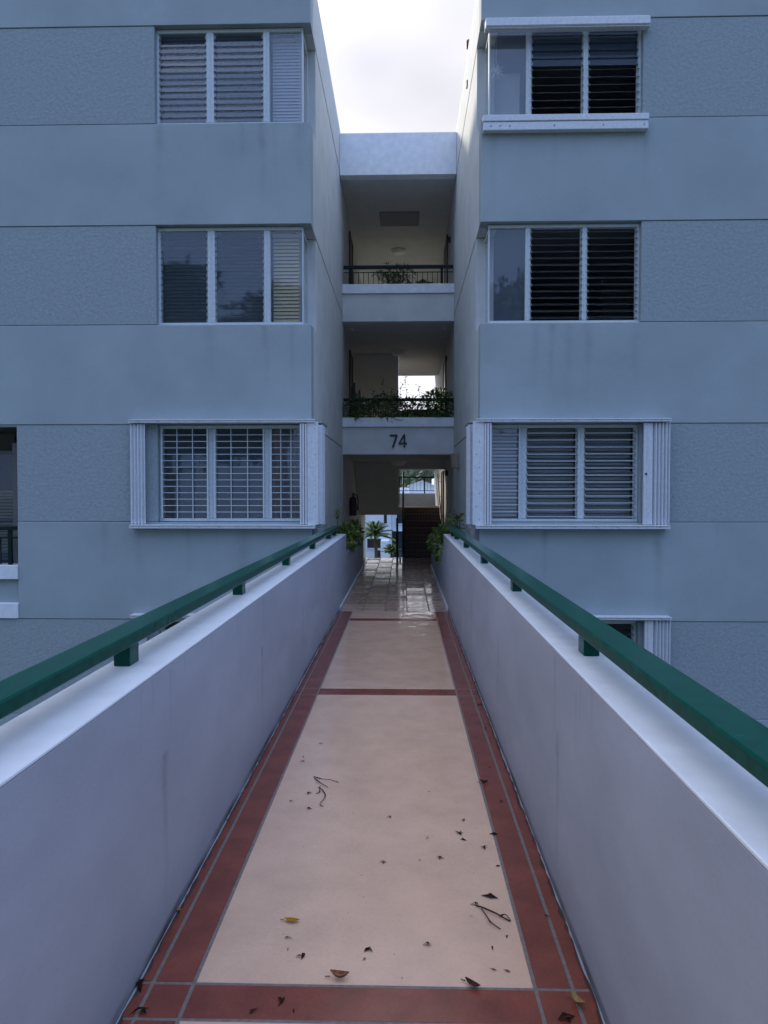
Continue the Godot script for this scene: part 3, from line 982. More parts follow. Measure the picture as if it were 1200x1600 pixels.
func make_rails(b: Node3D) -> void:
	# the two planter railings on the upper storeys
	var bm := mb()
	box(bm, Vector3(-0.006, 0, -0.006), Vector3(0.006, 0.262, 0.006), 0.001)
	var mesh := bm.commit()
	for k in 2:
		var y := 2.38 + 2.69 * k + 0.745
		var words: String = ["dark green railing over the planter just above the number 74", "dark green railing with thin balusters on the topmost open storey"][k]
		var r := thing("planter_railing", words, "railing", Vector3(-0.1, y, -15.1), "railings of the open stair block")
		var st := mb()
		box(st, Vector3(CXL + 0.02, y + 0.345, -15.06), Vector3(CXR - 0.02, y + 0.405, -15.14), 0.006)
		part("top_rail", st, M.green_dark, r)
		var s2 := mb()
		box(s2, Vector3(CXL + 0.021, y + 0.262, -15.09), Vector3(CXR - 0.021, y + 0.278, -15.11), 0.003)
		part("lower_rail", s2, M.green_dark, r)
		for x in [-1.07, 0.78]:
			var p := mb()
			box(p, Vector3(x - 0.025, y - 0.002, -15.075), Vector3(x + 0.025, y + 0.344, -15.125), 0.004)
			part("post", p, M.green_dark, r)
		for i in 21:
			piece("baluster", mesh, M.green_dark, r, Transform3D(Basis(), Vector3(CXL + 0.13 + i * 0.1, y, -15.1)))
	# railing on the half landing at the back
	var l := thing("landing_railing", "thin dark railing on the landing wall in front of the gabled house", "railing", Vector3(0.4, 1.58, -24.09))
	var t := mb()
	box(t, Vector3(-0.16, 2.085, -24.06), Vector3(CXR - 0.01, 2.13, -24.12), 0.004)
	part("top_rail", t, M.green_dark, l)
	var t2 := mb()
	box(t2, Vector3(-0.16, 1.66, -24.08), Vector3(CXR - 0.01, 1.68, -24.1), 0.002)
	part("lower_rail", t2, M.green_dark, l)
	for x in [-0.13, 0.70]:
		var p := mb()
		box(p, Vector3(x - 0.02, 1.578, -24.07), Vector3(x + 0.02, 2.084, -24.11), 0.003)
		part("post", p, M.green_dark, l)
	var b2 := mb()
	box(b2, Vector3(-0.005, 0, -0.005), Vector3(0.005, 0.405, 0.005), 0.001)
	var m2 := b2.commit()
	for i in 9:
		piece("baluster", m2, M.green_dark, l, Transform3D(Basis(), Vector3(-0.02 + i * 0.115, 1.68, -24.09)))
	# handrails of the flights
	var h := thing("stair_handrail", "dark newel and handrail climbing the left edge of the dark stairs", "handrail", Vector3(0.0, 0.0, -18.25), "handrails of the stairs")
	var n := mb()
	box(n, Vector3(-0.025, 0.0, -18.16), Vector3(0.025, 0.95, -18.21), 0.004)
	part("newel", n, M.green_dark, h)
	var q := mb()
	tube(q, [Vector3(0, 0.95, -18.18), Vector3(0, 2.15, -20.5), Vector3(0, 2.17, -20.7)], [0.024], 8)
	part("rail", q, M.green_dark, h)
	for k in 6:
		var p := mb()
		var f := (k + 1) / 7.0
		tube(p, [Vector3(0.012, 0.17 * (k + 1), -18.38 - 0.33 * k), Vector3(0.0, lerpf(0.95, 2.15, f) + 0.02, -18.38 - 0.33 * k)], [0.009], 6)
		part("upright", p, M.green_dark, h)
	var h2 := thing("stair_handrail", "dark handrail on brackets along the sunlit wall right of the stairs", "handrail", Vector3(1.0, 0.9, -18.3), "handrails of the stairs")
	var q2 := mb()
	tube(q2, [Vector3(0.95, 0.92, -18.35), Vector3(0.95, 2.1, -20.6), Vector3(0.95, 2.12, -21.6)], [0.02], 8)
	part("rail", q2, M.dark_metal, h2)
	for f in [0.15, 0.55, 0.9]:
		var p := mb()
		var e := Vector3(0.95, lerpf(0.92, 2.1, f), lerpf(-18.35, -20.6, f))
		tube(p, [e, e + Vector3(0, -0.07, 0), e + Vector3(0.079, -0.07, 0)], [0.008], 6)
		part("bracket", p, M.dark_metal, h2)
	var h3 := thing("stair_handrail", "dark handrail on brackets going down the left wall beside the palm", "handrail", Vector3(-1.2, 0.0, -16.3), "handrails of the stairs")
	var q3 := mb()
	tube(q3, [Vector3(-1.16, 0.85, -16.7), Vector3(-1.16, 0.8, -18.3), Vector3(-1.16, -0.5, -20.6)], [0.022], 8)
	part("rail", q3, M.dark_metal, h3)
	for zz in [-16.9, -18.1, -19.4]:
		var p := mb()
		var yy: float = 0.84 if zz > -18.3 else 0.8 + (zz + 18.3) * 0.565
		tube(p, [Vector3(-1.16, yy, zz), Vector3(-1.16, yy - 0.07, zz), Vector3(-1.2395, yy - 0.07, zz)], [0.008], 6)
		part("bracket", p, M.dark_metal, h3)
	var h4 := thing("stair_post", "thick dark green post at the head of the stairs going down", "post", Vector3(-0.14, 0.0, -18.15))
	var n4 := mb()
	box(n4, Vector3(-0.175, 0.0, -18.12), Vector3(-0.12, 0.98, -18.175), 0.004)
	tube(n4, [Vector3(-0.148, 0.96, -18.15), Vector3(-0.148, -0.35, -20.5)], [0.022], 8)
	part("newel", n4, M.green_dark, h4)
	var pl := mb()
	box(pl, Vector3(-0.1, 0.0, -18.13), Vector3(-0.05, 0.16, -18.17), 0.004)
	part("white_base", pl, M.white, h4)
	# return flight's balustrade seen beside the opening
	var h5 := thing("flight_balustrade", "thin dark balustrade of the return flight beside the upper opening", "railing", Vector3(-0.12, 1.2, -20.4))
	for v in [0.0, 0.48]:
		var p := mb()
		tube(p, [Vector3(-0.118, 1.3 + v, -20.9), Vector3(-0.118, 2.3 + v, -19.3)], [0.014], 6)
		part("rail", p, M.green_dark, h5)
	for k in 3:
		var p := mb()
		var zz := -20.9 + 0.5 * k
		tube(p, [Vector3(-0.118, 1.14 + 0.31 * k, zz), Vector3(-0.118, 1.78 + 0.3125 * k, zz)], [0.01], 6)
		part("upright", p, M.green_dark, h5)

func make_fittings() -> void:
	# house number
	var num := thing("house_number", "dark digits 74 fixed to the grey spandrel above the passage", "house number", Vector3(-0.1, 2.52, -15.0))
	var shapes := [
		[[0.0, 0.262, 0.155, 0.262, 0.155, 0.228, 0.0, 0.226], [0.155, 0.228, 0.082, 0.0, 0.04, 0.0, 0.114, 0.2275]],
		[[0.1, 0.0, 0.138, 0.0, 0.138, 0.266, 0.1, 0.266], [0.138, 0.062, 0.168, 0.062, 0.168, 0.094, 0.138, 0.094], [0.0, 0.062, 0.1, 0.062, 0.1, 0.094, 0.0, 0.094], [0.0, 0.094, 0.038, 0.094, 0.1, 0.2, 0.1, 0.266]],
	]
	for k in 2:
		var st := mb()
		for f in shapes[k]:
			var q: Array[Vector3] = []
			var w: Array[Vector3] = []
			for i in 4:
				q.append(Vector3([-0.272, -0.095][k] + f[2 * i], 2.522 + f[2 * i + 1], -14.978))
				w.append(q[i] - Vector3(0, 0, 0.02))
			var ccw := (q[1] - q[0]).cross(q[2] - q[0]).z > 0
			for i in 4:
				var j := (i + 1) % 4
				if ccw:
					quad(st, q[i], w[i], w[j], q[j])
				else:
					quad(st, q[j], w[j], w[i], q[i])
			if ccw:
				quad(st, q[0], q[1], q[2], q[3])
			else:
				quad(st, q[3], q[2], q[1], q[0])
		part("digit", st, M.navy, num)
	# ceiling lamps
	for e in [["round white lamp on the ceiling of the lower passage", 2.381, -18.1], ["round white lamp on the ceiling above the overgrown planter", 5.071, -18.1], ["round white lamp on the ceiling of the topmost open storey", 7.782, -18.9]]:
		var l := thing("ceiling_lamp", e[0], "lamp", Vector3(-0.12, e[1], e[2]), "round ceiling lamps of the stair block")
		var st := mb()
		disc_stack(st, Vector3(-0.12, e[1], e[2]), [[0.0, -0.06], [0.17, -0.06], [0.19, -0.045], [0.19, -0.001]], 24)
		part("base", st, M.lamp_glass, l)
		var s2 := mb()
		disc_stack(s2, Vector3(-0.12, e[1], e[2]), [[0.0, -0.12], [0.08, -0.115], [0.14, -0.095], [0.165, -0.061]], 24)
		part("diffuser", s2, M.lamp_glass, l)
	# little spots at the ceiling edge of the second storey
	for e in [[-1.08, "left"], [0.86, "right"]]:
		var st := mb()
		disc_stack(st, Vector3(e[0], 5.071, -15.6), [[0.0, -0.05], [0.03, -0.048], [0.035, -0.001]], 10)
		var o := part("ceiling_spot", st, M.frame, null)
		tag(o, "tiny white ceiling spot over the planter above 74, at the %s wall" % e[1], "lamp", "tiny ceiling spots")
	# wall lamps on the right of the passage
	for e in [[2.2, -13.8, 0.13, "beige half-round wall lamp beside the right shutter, level with 74"], [7.1, -16.2, 0.05, "small dark wall lamp at the right of the topmost open storey"], [4.75, -17.4, 0.05, "small dark wall lamp above the door beside the upper opening"], [2.05, -17.0, 0.06, "small dark wall lamp on the right wall of the lower passage"]]:
		var st := mb()
		var at := Vector3(CXR - 0.001, e[0], e[1])
		var r: float = e[2]
		var n := 10
		for k in n:
			var a0 := PI * 0.5 + PI * k / n
			var a1 := PI * 0.5 + PI * (k + 1) / n
			var p0 := at + Vector3(cos(a0) * r, -r, sin(a0) * r)
			var p1 := at + Vector3(cos(a1) * r, -r, sin(a1) * r)
			var q0 := at + Vector3(cos(a0) * r * 1.15, r, sin(a0) * r * 1.15)
			var q1 := at + Vector3(cos(a1) * r * 1.15, r, sin(a1) * r * 1.15)
			quad(st, p0, p1, q1, q0)
			tri(st, at + Vector3(0, -r, 0), p1, p0, Vector3.DOWN)
			tri(st, at + Vector3(0, r, 0), q0, q1, Vector3.UP)
		var o := part("wall_lamp", st, M.lamp_beige if r > 0.1 else M.dark_metal, null)
		tag(o, e[3], "lamp", "wall lamps of the stair block")
	# fire extinguisher on the left wall
	var fx := thing("fire_extinguisher", "dark fire extinguisher hanging on the left wall of the lower passage", "extinguisher", Vector3(-1.15, 1.0, -16.9))
	var c := Vector3(-1.15, 1.08, -16.9)
	var st := mb()
	disc_stack(st, c, [[0.0, 0.0], [0.075, 0.0], [0.085, 0.015], [0.085, 0.36], [0.06, 0.42], [0.025, 0.44], [0.025, 0.47]], 18)
	part("cylinder", st, mat(lin(0.035, 0.006, 0.006), 0.35), fx)
	var v := mb()
	box(v, c + Vector3(-0.02, 0.465, -0.02), c + Vector3(0.02, 0.51, 0.02), 0.004)
	box(v, c + Vector3(-0.015, 0.512, -0.01), c + Vector3(0.015, 0.53, 0.13), 0.004, Transform3D())
	part("valve_handle", v, M.dark_metal, fx)
	var ho := mb()
	tube(ho, [c + Vector3(0.02, 0.49, 0), c + Vector3(0.09, 0.47, 0.02), c + Vector3(0.115, 0.35, 0.03), c + Vector3(0.1, 0.12, 0.03)], [0.014, 0.014, 0.014, 0.02], 8)
	part("hose", ho, M.dark_metal, fx)
	var br := mb()
	box(br, c + Vector3(-0.0895, 0.2, -0.03), c + Vector3(-0.07, 0.3, 0.03), 0.003)
	box(br, c + Vector3(-0.06, -0.015, -0.05), c + Vector3(0.05, -0.001, 0.05), 0.003)
	box(br, c + Vector3(-0.0895, -0.015, -0.03), c + Vector3(-0.061, 0.05, 0.03), 0.003)
	part("bracket", br, M.frame_grey, fx)
	# vent pipe on the roof of the right wing
	var vp := thing("vent_pipe", "dark capped vent pipe rising above the right wing's roof edge", "pipe", Vector3(1.068, 8.69, -12.2))
	var p := mb()
	tube(p, [Vector3(1.068, 8.69, -12.2), Vector3(1.068, 8.85, -12.2)], [0.028], 10)
	part("pipe", p, M.brown, vp)
	var q := mb()
	disc_stack(q, Vector3(1.068, 8.83, -12.2), [[0.0, 0.0], [0.045, 0.0], [0.052, 0.02], [0.052, 0.1], [0.04, 0.125], [0.0, 0.13]], 14)
	part("cap", q, M.dark_metal, vp)
	# small spout through the parapet of the right wing
	var sp := mb()
	box(sp, Vector3(CXR - 0.02, 8.12, -12.0), Vector3(CXR + 0.01, 8.22, -12.1), 0.006)
	tag(part("roof_spout", sp, M.dark_metal, null), "small dark spout in the slot side of the right wing's parapet", "spout")
	# white star hanging in the top right window
	var or_ := thing("star_ornament", "white spiky paper star hanging in the top right corner window", "ornament", Vector3(1.27, 7.36, -10.28))
	var so := mb()
	for k in 40:
		var d := Vector3(rng.randfn(), rng.randfn(), rng.randfn()).normalized()
		tube(so, [Vector3(1.27, 7.36, -10.28) + d * 0.01, Vector3(1.27, 7.36, -10.28) + d * rng.randf_range(0.08, 0.115)], [0.012, 0.003], 5)
	part("star", so, M.blind_white, or_)
	var cd := mb()
	tube(cd, [Vector3(1.27, 7.42, -10.28), Vector3(1.27, 7.8, -10.28)], [0.003], 5)
	part("cord", cd, M.blind_white, or_)

# ---------------------------------------------------------------- footbridge
func make_bridge() -> void:
	var br := thing("footbridge", "footbridge floor of tan panels framed by dark red tile borders", "footbridge", Vector3(-0.13, -0.3, -3.0))
	var d := mb()
	box(d, Vector3(-1.08, -0.3, 5.0), Vector3(0.81, -0.0018, -9.911), 0.0)
	box(d, Vector3(-1.08, -0.3, -9.912), Vector3(-0.865, -0.0018, -11.149), 0.0)
	box(d, Vector3(0.611, -0.3, -9.912), Vector3(0.81, -0.0018, -11.149), 0.0)
	part("deck", d, M.grout, br)
	var cuts := [5.0, 1.42, 1.25, -2.18, -2.345, -5.785, -5.97, -9.165, -9.35, -9.905]
	var x := [-0.862, -0.823, -0.811, -0.688, -0.676, 0.422, 0.434, 0.543, 0.555, 0.608]
	for i in cuts.size() - 1:
		var za: float = cuts[i] - 0.006
		var zb: float = cuts[i + 1] + 0.006
		var band := i % 2 == 1
		for k in 5:
			var st := mb()
			var dy := rng.randf_range(-0.0004, 0.0004)
			box(st, Vector3(x[2 * k], -0.0065, za), Vector3(x[2 * k + 1], dy, zb), 0.002)
			if k == 2:
				part("cross_band_tile" if band else "floor_panel", st, M.red if band else (M.tan_wet if i >= 6 else M.tan), br)
			else:
				part("border_tile", st, M.red, br)
	for e in [["left parapet wall of the footbridge with green handrail, lavender in shade", -0.8645, -1.08, -1.011, [1.05, -0.8, -2.65, -4.5, -6.33, -8.17, -9.95, -10.75]], ["right parapet wall of the footbridge with green handrail, warm grey inner face", 0.6105, 0.81, 0.72, [0.82, -1.02, -2.86, -4.7, -6.54, -8.4, -9.9, -10.65]]]:
		var w := thing("parapet_wall", e[0], "wall", Vector3((e[1] + e[2]) / 2, 0.0, -3.0), "parapets of the footbridge")
		var st := mb()
		box(st, Vector3(e[1], -0.005, 5.0), Vector3(e[2], 0.964, -11.15))
		part("wall", st, M.parapet if e[1] < 0 else M.parapet_right, w)
		var cp := mb()
		box(cp, Vector3(e[1] + 0.0008 * signf(e[1]), 0.9645, 5.0), Vector3(e[2] - 0.001 * signf(e[2]), 0.976, -11.15), 0.003)
		part("coping", cp, M.coping, w)
		# ragged foot of the paint, and the dirt that gathers against it
		for q in [[0.0012, 0.002, 0.008, M.parapet, "paint_edge", 0.07], [0.0006, 0.006, 0.022, M.grime, "grime_line", 0.05]]:
			var rag := mb()
			var zz := 4.9
			var last := 0.0
			var inward: float = 1.0 if e[1] < 0 else -1.0
			while zz > -9.88:
				var now: float = rng.randf_range(q[1], q[2]) if rng.randf() > 0.12 else q[1] * 0.5
				var zn: float = zz - rng.randf_range(0.3, 1.0) * q[5]
				var p := [Vector3(e[1] - inward * 0.001, q[0], zz), Vector3(e[1] + inward * last, q[0], zz), Vector3(e[1] + inward * now, q[0], zn), Vector3(e[1] - inward * 0.001, q[0], zn)]
				if inward > 0:
					quad(rag, p[0], p[1], p[2], p[3])
				else:
					quad(rag, p[3], p[2], p[1], p[0])
				last = now
				zz = zn
			part(q[4], rag, q[3], w)
		var hr := mb()
		box(hr, Vector3(e[3] - 0.056, 1.058, 5.0), Vector3(e[3] + 0.056, 1.104, -11.05), 0.006)
		var rail := part("handrail", hr, M.green, w)
		var pm := mb()
		box(pm, Vector3(-0.03, 0, -0.045), Vector3(0.03, 0.082, 0.045), 0.003)
		var mesh := pm.commit()
		for z in e[4]:
			piece("post", mesh, M.green, rail, Transform3D(Basis(), Vector3(e[3], 0.9755, z)))

# ---------------------------------------------------------------- litter on the floor
func litter_scrap(at: Vector2, size: float, kind: int, label: String, category: String, group := "") -> void:
	if kind == 0:
		size *= 1.1
	var st := mb()
	var root := Vector3(at.x, 0.003, at.y)
	var dark := Color(0.03, 0.017, 0.012) * rng.randf_range(0.7, 1.5)
	var a := rng.randf_range(0, TAU)
	var n := "fallen_leaf"
	match kind:
		0:   # curled dark scrap
			var d := Vector3(cos(a), 0.04, sin(a))
			leaf(st, root - d * size * 0.5, d.normalized(), (Vector3.UP + Vector3(rng.randf_range(-.45, .45), 0, rng.randf_range(-.45, .45))).normalized(), size, size * rng.randf_range(0.14, 0.42), dark, rng.randf_range(0.05, 0.35))
			if size > 0.03:
				var b2 := rng.randf_range(0.8, 2.6)
				var d2 := Vector3(cos(a + b2), 0.08, sin(a + b2)).normalized()
				leaf(st, root, d2, Vector3.UP, size * rng.randf_range(0.35, 0.7), size * 0.22, dark, 0.25)
		1:   # whole leaf with its own colour
			pass
		_:
			pass
	tag(part(n, st, M.litter, null), label, category, group)

func twig(strands: Array, label: String) -> void:
	var st := mb()
	for s in strands:
		var c := Curve3D.new()
		for i in s.size():
			var p: Vector2 = s[i]
			var d: Vector2 = (s[mini(i + 1, s.size() - 1)] - s[maxi(i - 1, 0)]) * 0.2
			var y := 0.004 + (0.006 if i > 0 and i < s.size() - 1 else 0.0)
			c.add_point(Vector3(p.x, y, p.y), Vector3(-d.x, 0, -d.y), Vector3(d.x, 0, d.y))
		var pts := c.tessellate(3, 4)
		var run: Array = []
		for q in pts:
			run.append(q)
		tube(st, run, [0.0016, 0.0022, 0.0026, 0.003, 0.0032, 0.0028, 0.0022, 0.0018], 6)
	tag(part("dry_twig", st, mat(lin(0.05, 0.024, 0.016), 0.8, 0.2), null), label, "twig", "dry twigs on the bridge floor")

func whole_leaf(at: Vector2, length: float, width: float, turn: float, col: Color, col2: Color, curl: float, label: String) -> void:
	var st := mb()
	var n := 7
	var d := Vector3(cos(turn), 0, sin(turn))
	var s := Vector3(-sin(turn), 0, cos(turn))
	var rows: Array = []
	for i in n + 1:
		var t := float(i) / n
		var w := width * 0.5 * pow(sin(PI * clampf(t * 0.94 + 0.04, 0, 1)), 0.8)
		var c := Vector3(at.x, 0.004, at.y) + d * length * (t - 0.5)
		var lift := curl * (pow(t - 0.5, 2.0) * 4.0) * length * 0.5
		var row: Array = []
		for j in 5:
			var u := j / 2.0 - 1.0
			row.append(c + s * w * u * (1.0 - curl * 0.3) + Vector3(0, lift + absf(u) * w * (0.35 + curl), 0) + s * sin(t * 3.0) * 0.004)
		rows.append(row)
	for i in n:
		for j in 4:
			var c := col.lerp(col2, clampf(absf(j - 1.5) * 0.3 + rng.randf_range(0, 0.4), 0, 1))
			st.set_color(c)
			quad(st, rows[i][j], rows[i][j + 1], rows[i + 1][j + 1], rows[i + 1][j])
	st.set_color(col2)
	tube(st, [Vector3(at.x, 0.005, at.y) - d * length * 0.5, Vector3(at.x, 0.006, at.y) - d * length * 0.5 - d * length * 0.25 + s * 0.004], [0.0015], 5)
	tag(part("fallen_leaf", st, M.litter, null), label, "leaf")

# ---------------------------------------------------------------- plants
func leaf_cloud(st: SurfaceTool, c: Vector3, r: Vector3, count: int, l0: float, l1: float, wide: float, tones: Array) -> void:
	for k in count:
		var u := Vector3(rng.randfn(), rng.randfn(), rng.randfn()).normalized()
		var p := c + u * r * pow(rng.randf(), 0.4)
		var d := (u + Vector3(rng.randf_range(-0.7, 0.7), rng.randf_range(-0.5, 0.6), rng.randf_range(-0.7, 0.7))).normalized()
		var up := (Vector3.UP + Vector3(rng.randf_range(-0.6, 0.6), 0, rng.randf_range(-0.6, 0.6))).normalized()
		if absf(d.dot(up)) > 0.95:
			up = Vector3.RIGHT
		var l := rng.randf_range(l0, l1)
		var t: Color = tones[rng.randi() % tones.size()]
		leaf(st, p, d, up, l, l * wide, t * rng.randf_range(0.75, 1.25), 0.25)

func vine(stems: SurfaceTool, st: SurfaceTool, from: Vector3, to: Vector3, leaves: int, size: float, tones: Array, sway := 0.06) -> void:
	var pts: Array = []
	var off := Vector3(rng.randf_range(-sway, sway), 0, rng.randf_range(-sway, sway))
	for i in 8:
		var t := i / 7.0
		pts.append(from.lerp(to, t) + off * sin(t * PI) + Vector3(sin(t * 7.0) * 0.01, 0, 0))
	tube(stems, pts, [0.006, 0.005, 0.004, 0.003], 5)
	for k in leaves:
		var t := (k + 0.5) / leaves
		var i := mini(int(t * 7.0), 6)
		var p: Vector3 = (pts[i] as Vector3).lerp(pts[i + 1], t * 7.0 - i)
		var a := k * 2.4
		leaf(st, p, Vector3(cos(a), 0.25, sin(a)).normalized(), Vector3.UP, size * rng.randf_range(0.7, 1.2), size * 0.55, tones[k % tones.size()], 0.3)

func make_plants() -> void:
	var deep := [Color(0.08, 0.145, 0.035), Color(0.1, 0.19, 0.045), Color(0.16, 0.22, 0.06), Color(0.05, 0.1, 0.028)]
	var bright := [Color(0.13, 0.2, 0.024), Color(0.09, 0.155, 0.022), Color(0.2, 0.25, 0.04), Color(0.05, 0.1, 0.018)]
	# overgrown planter above the number
	var base := 3.0
	for e in [
		["low dark creeper at the left end of the planter above 74", Vector3(-0.9, 3.28, -15.1), Vector3(0.34, 0.26, 0.17), 520, [[-1.0, 3.45], [-0.75, 3.5]]],
		["tangled shrub with tall bare shoots in the planter above 74", Vector3(-0.35, 3.3, -15.12), Vector3(0.42, 0.32, 0.19), 700, [[-0.42, 3.95], [-0.62, 3.7], [-0.25, 3.75], [-0.12, 3.7]]],
		["leafy upright shoots before the bright opening above 74", Vector3(0.15, 3.28, -15.15), Vector3(0.36, 0.26, 0.17), 330, [[0.02, 4.02], [-0.02, 3.85], [0.3, 3.8], [0.17, 3.6]]],
		["dense dark clipped bush at the right end of the planter above 74", Vector3(0.72, 3.38, -15.12), Vector3(0.34, 0.33, 0.18), 1000, [[0.45, 3.62]]],
	]:
		var c: Vector3 = e[1]
		var t := thing("planter_shrub", e[0], "shrub", Vector3(c.x, base, c.z), "plants in the planter above the number")
		var stems := mb()
		var st := mb()
		var r: Vector3 = e[2]
		leaf_cloud(st, c, r, e[3], 0.055, 0.11, 0.55, deep)
		for k in 7:
			tube(stems, [Vector3(c.x + rng.randf_range(-0.1, 0.1), base, c.z), c + Vector3(rng.randf_range(-1, 1) * r.x * 0.8, rng.randf_range(0, r.y), rng.randf_range(-0.08, 0.08))], [0.007, 0.004], 5)
		for v in e[4]:
			vine(stems, st, Vector3(v[0] + 0.05, 3.1, c.z), Vector3(v[0], v[1], c.z + 0.03), 18, 0.1, deep)
		part("stems", stems, M.bark, t)
		part("foliage", st, M.leaf, t, true)
	var tr := thing("trailing_twig", "thin bare twig hooked over the white capping above 74", "twig", Vector3(-0.2, 3.12, -14.95))
	var tw := mb()
	tube(tw, [Vector3(-0.2, 3.14, -15.02), Vector3(-0.19, 3.13, -14.945), Vector3(-0.17, 3.09, -14.945), Vector3(-0.05, 3.065, -14.94), Vector3(0.0, 3.085, -14.94)], [0.006], 6)
	part("stem", tw, M.dark_metal, tr)
	var cac := thing("potted_cactus", "dark columnar cactus standing at the left behind the planter above 74", "cactus", Vector3(-1.03, 2.71, -15.75))
	var cs := mb()
	for k in 4:
		var xx := -1.1 + 0.055 * k
		tube(cs, [Vector3(xx, 2.92, -15.75 + 0.03 * (k % 2)), Vector3(xx + 0.01, 3.4, -15.75), Vector3(xx, [3.85, 3.95, 3.72, 3.8][k], -15.75)], [0.03, 0.032, 0.02], 8)
	part("stems", cs, mat(lin(0.012, 0.02, 0.012), 0.7), cac)
	var pot := mb()
	disc_stack(pot, Vector3(-1.03, 2.71, -15.75), [[0.0, 0.0], [0.12, 0.0], [0.15, 0.25], [0.13, 0.25], [0.13, 0.22], [0.0, 0.22]], 14)
	part("pot", pot, M.brown, cac)
	# top storey
	for e in [["dark fern with arching fronds in the topmost planter", -0.2, 34, 0.45, 0.52], ["small low sprig at the right of the topmost planter", 0.25, 16, 0.26, 0.24], ["wispy sprig under the rail at the right of the fern", 0.5, 12, 0.2, 0.2]]:
		var t := thing("planter_fern", e[0], "fern", Vector3(e[1], 5.7, -15.25), "plants in the topmost planter")
		var st := mb()
		var stems := mb()
		for k in e[2]:
			var a := rng.randf_range(0, TAU)
			var rr: float = e[3] * rng.randf_range(0.6, 1.0)
			var top: float = e[4] * rng.randf_range(0.5, 1.1)
			var p0 := Vector3(e[1], 5.69, -15.27)
			var pts: Array = []
			for i in 7:
				var f := i / 6.0
				pts.append(p0 + Vector3(cos(a) * rr * f, top * sin(f * 2.0), sin(a) * 0.16 * f))
			tube(stems, pts, [0.004, 0.003], 4)
			for i in range(1, 7):
				for s in [-1.0, 1.0]:
					var f0: Vector3 = pts[i]
					leaf(st, f0, (Vector3(-sin(a) * s, 0.1, cos(a) * s) + (pts[i] - pts[i - 1]).normalized()).normalized(), Vector3.UP, 0.1, 0.036, deep[rng.randi() % 4], 0.2)
		part("stems", stems, M.bark, t)
		part("foliage", st, M.leaf, t, true)
	# bright shrubs where the bridge meets the passage
	for e in [
		["bright green shrub spilling over the low wall left of the passage", Vector3(-0.96, 0.84, -12.2), Vector3(0.17, 0.2, 1.0), 560],
		["darker green shrub further down the left planter wall", Vector3(-0.98, 0.78, -14.4), Vector3(0.18, 0.26, 1.1), 460],
		["bright green shrub leaning over the low wall right of the passage", Vector3(0.68, 0.74, -12.6), Vector3(0.22, 0.28, 1.2), 640],
		["small leafy sprig behind the end of the right handrail", Vector3(0.82, 1.12, -11.5), Vector3(0.12, 0.16, 0.2), 60],
	]:
		var c: Vector3 = e[1]
		var t := thing("shrub", e[0], "shrub", Vector3(c.x, 0.62, c.z), "shrubs beside the passage")
		var st := mb()
		var stems := mb()
		var r: Vector3 = e[2]
		leaf_cloud(st, c, r, e[3], 0.06, 0.12, 0.6, bright)
		for k in 9:
			tube(stems, [Vector3(clampf(c.x, -1.0, 0.8) + (0.08 if c.x > 0 else -0.04), 0.6, c.z + rng.randf_range(-0.4, 0.4) * r.z), c + Vector3(rng.randf_range(-0.7, 0.7) * r.x, rng.randf_range(0, 0.8) * r.y, rng.randf_range(-0.7, 0.7) * r.z)], [0.008, 0.004], 5)
		part("stems", stems, M.bark, t)
		part("foliage", st, M.leaf, t, true)
	var fl := thing("tall_plant", "tall stem with a yellow-green leaf tuft left of the passage", "plant", Vector3(-1.03, 0.6, -11.5))
	var st := mb()
	var stems := mb()
	tube(stems, [Vector3(-1.03, 0.6, -11.5), Vector3(-1.02, 1.0, -11.48), Vector3(-1.04, 1.3, -11.5)], [0.007, 0.005], 6)
	tube(stems, [Vector3(-0.95, 0.6, -11.6), Vector3(-0.92, 1.2, -11.6)], [0.007, 0.004], 6)
	for k in 14:
		leaf(st, Vector3(-1.03, 1.16 + 0.012 * k, -11.5), Vector3(cos(k * 2.4), 0.5, sin(k * 2.4)).normalized(), Vector3.UP, 0.11, 0.05, [Color(0.3, 0.3, 0.05), Color(0.18, 0.22, 0.03)][k % 2], 0.3)
	for k in 10:
		leaf(st, Vector3(-0.93, 0.9 + 0.03 * k, -11.6), Vector3(cos(k * 2.4), 0.4, sin(k * 2.4)).normalized(), Vector3.UP, 0.09, 0.05, bright[k % 4], 0.3)
	part("stems", stems, M.bark, fl)
	part("foliage", st, M.leaf, fl, true)

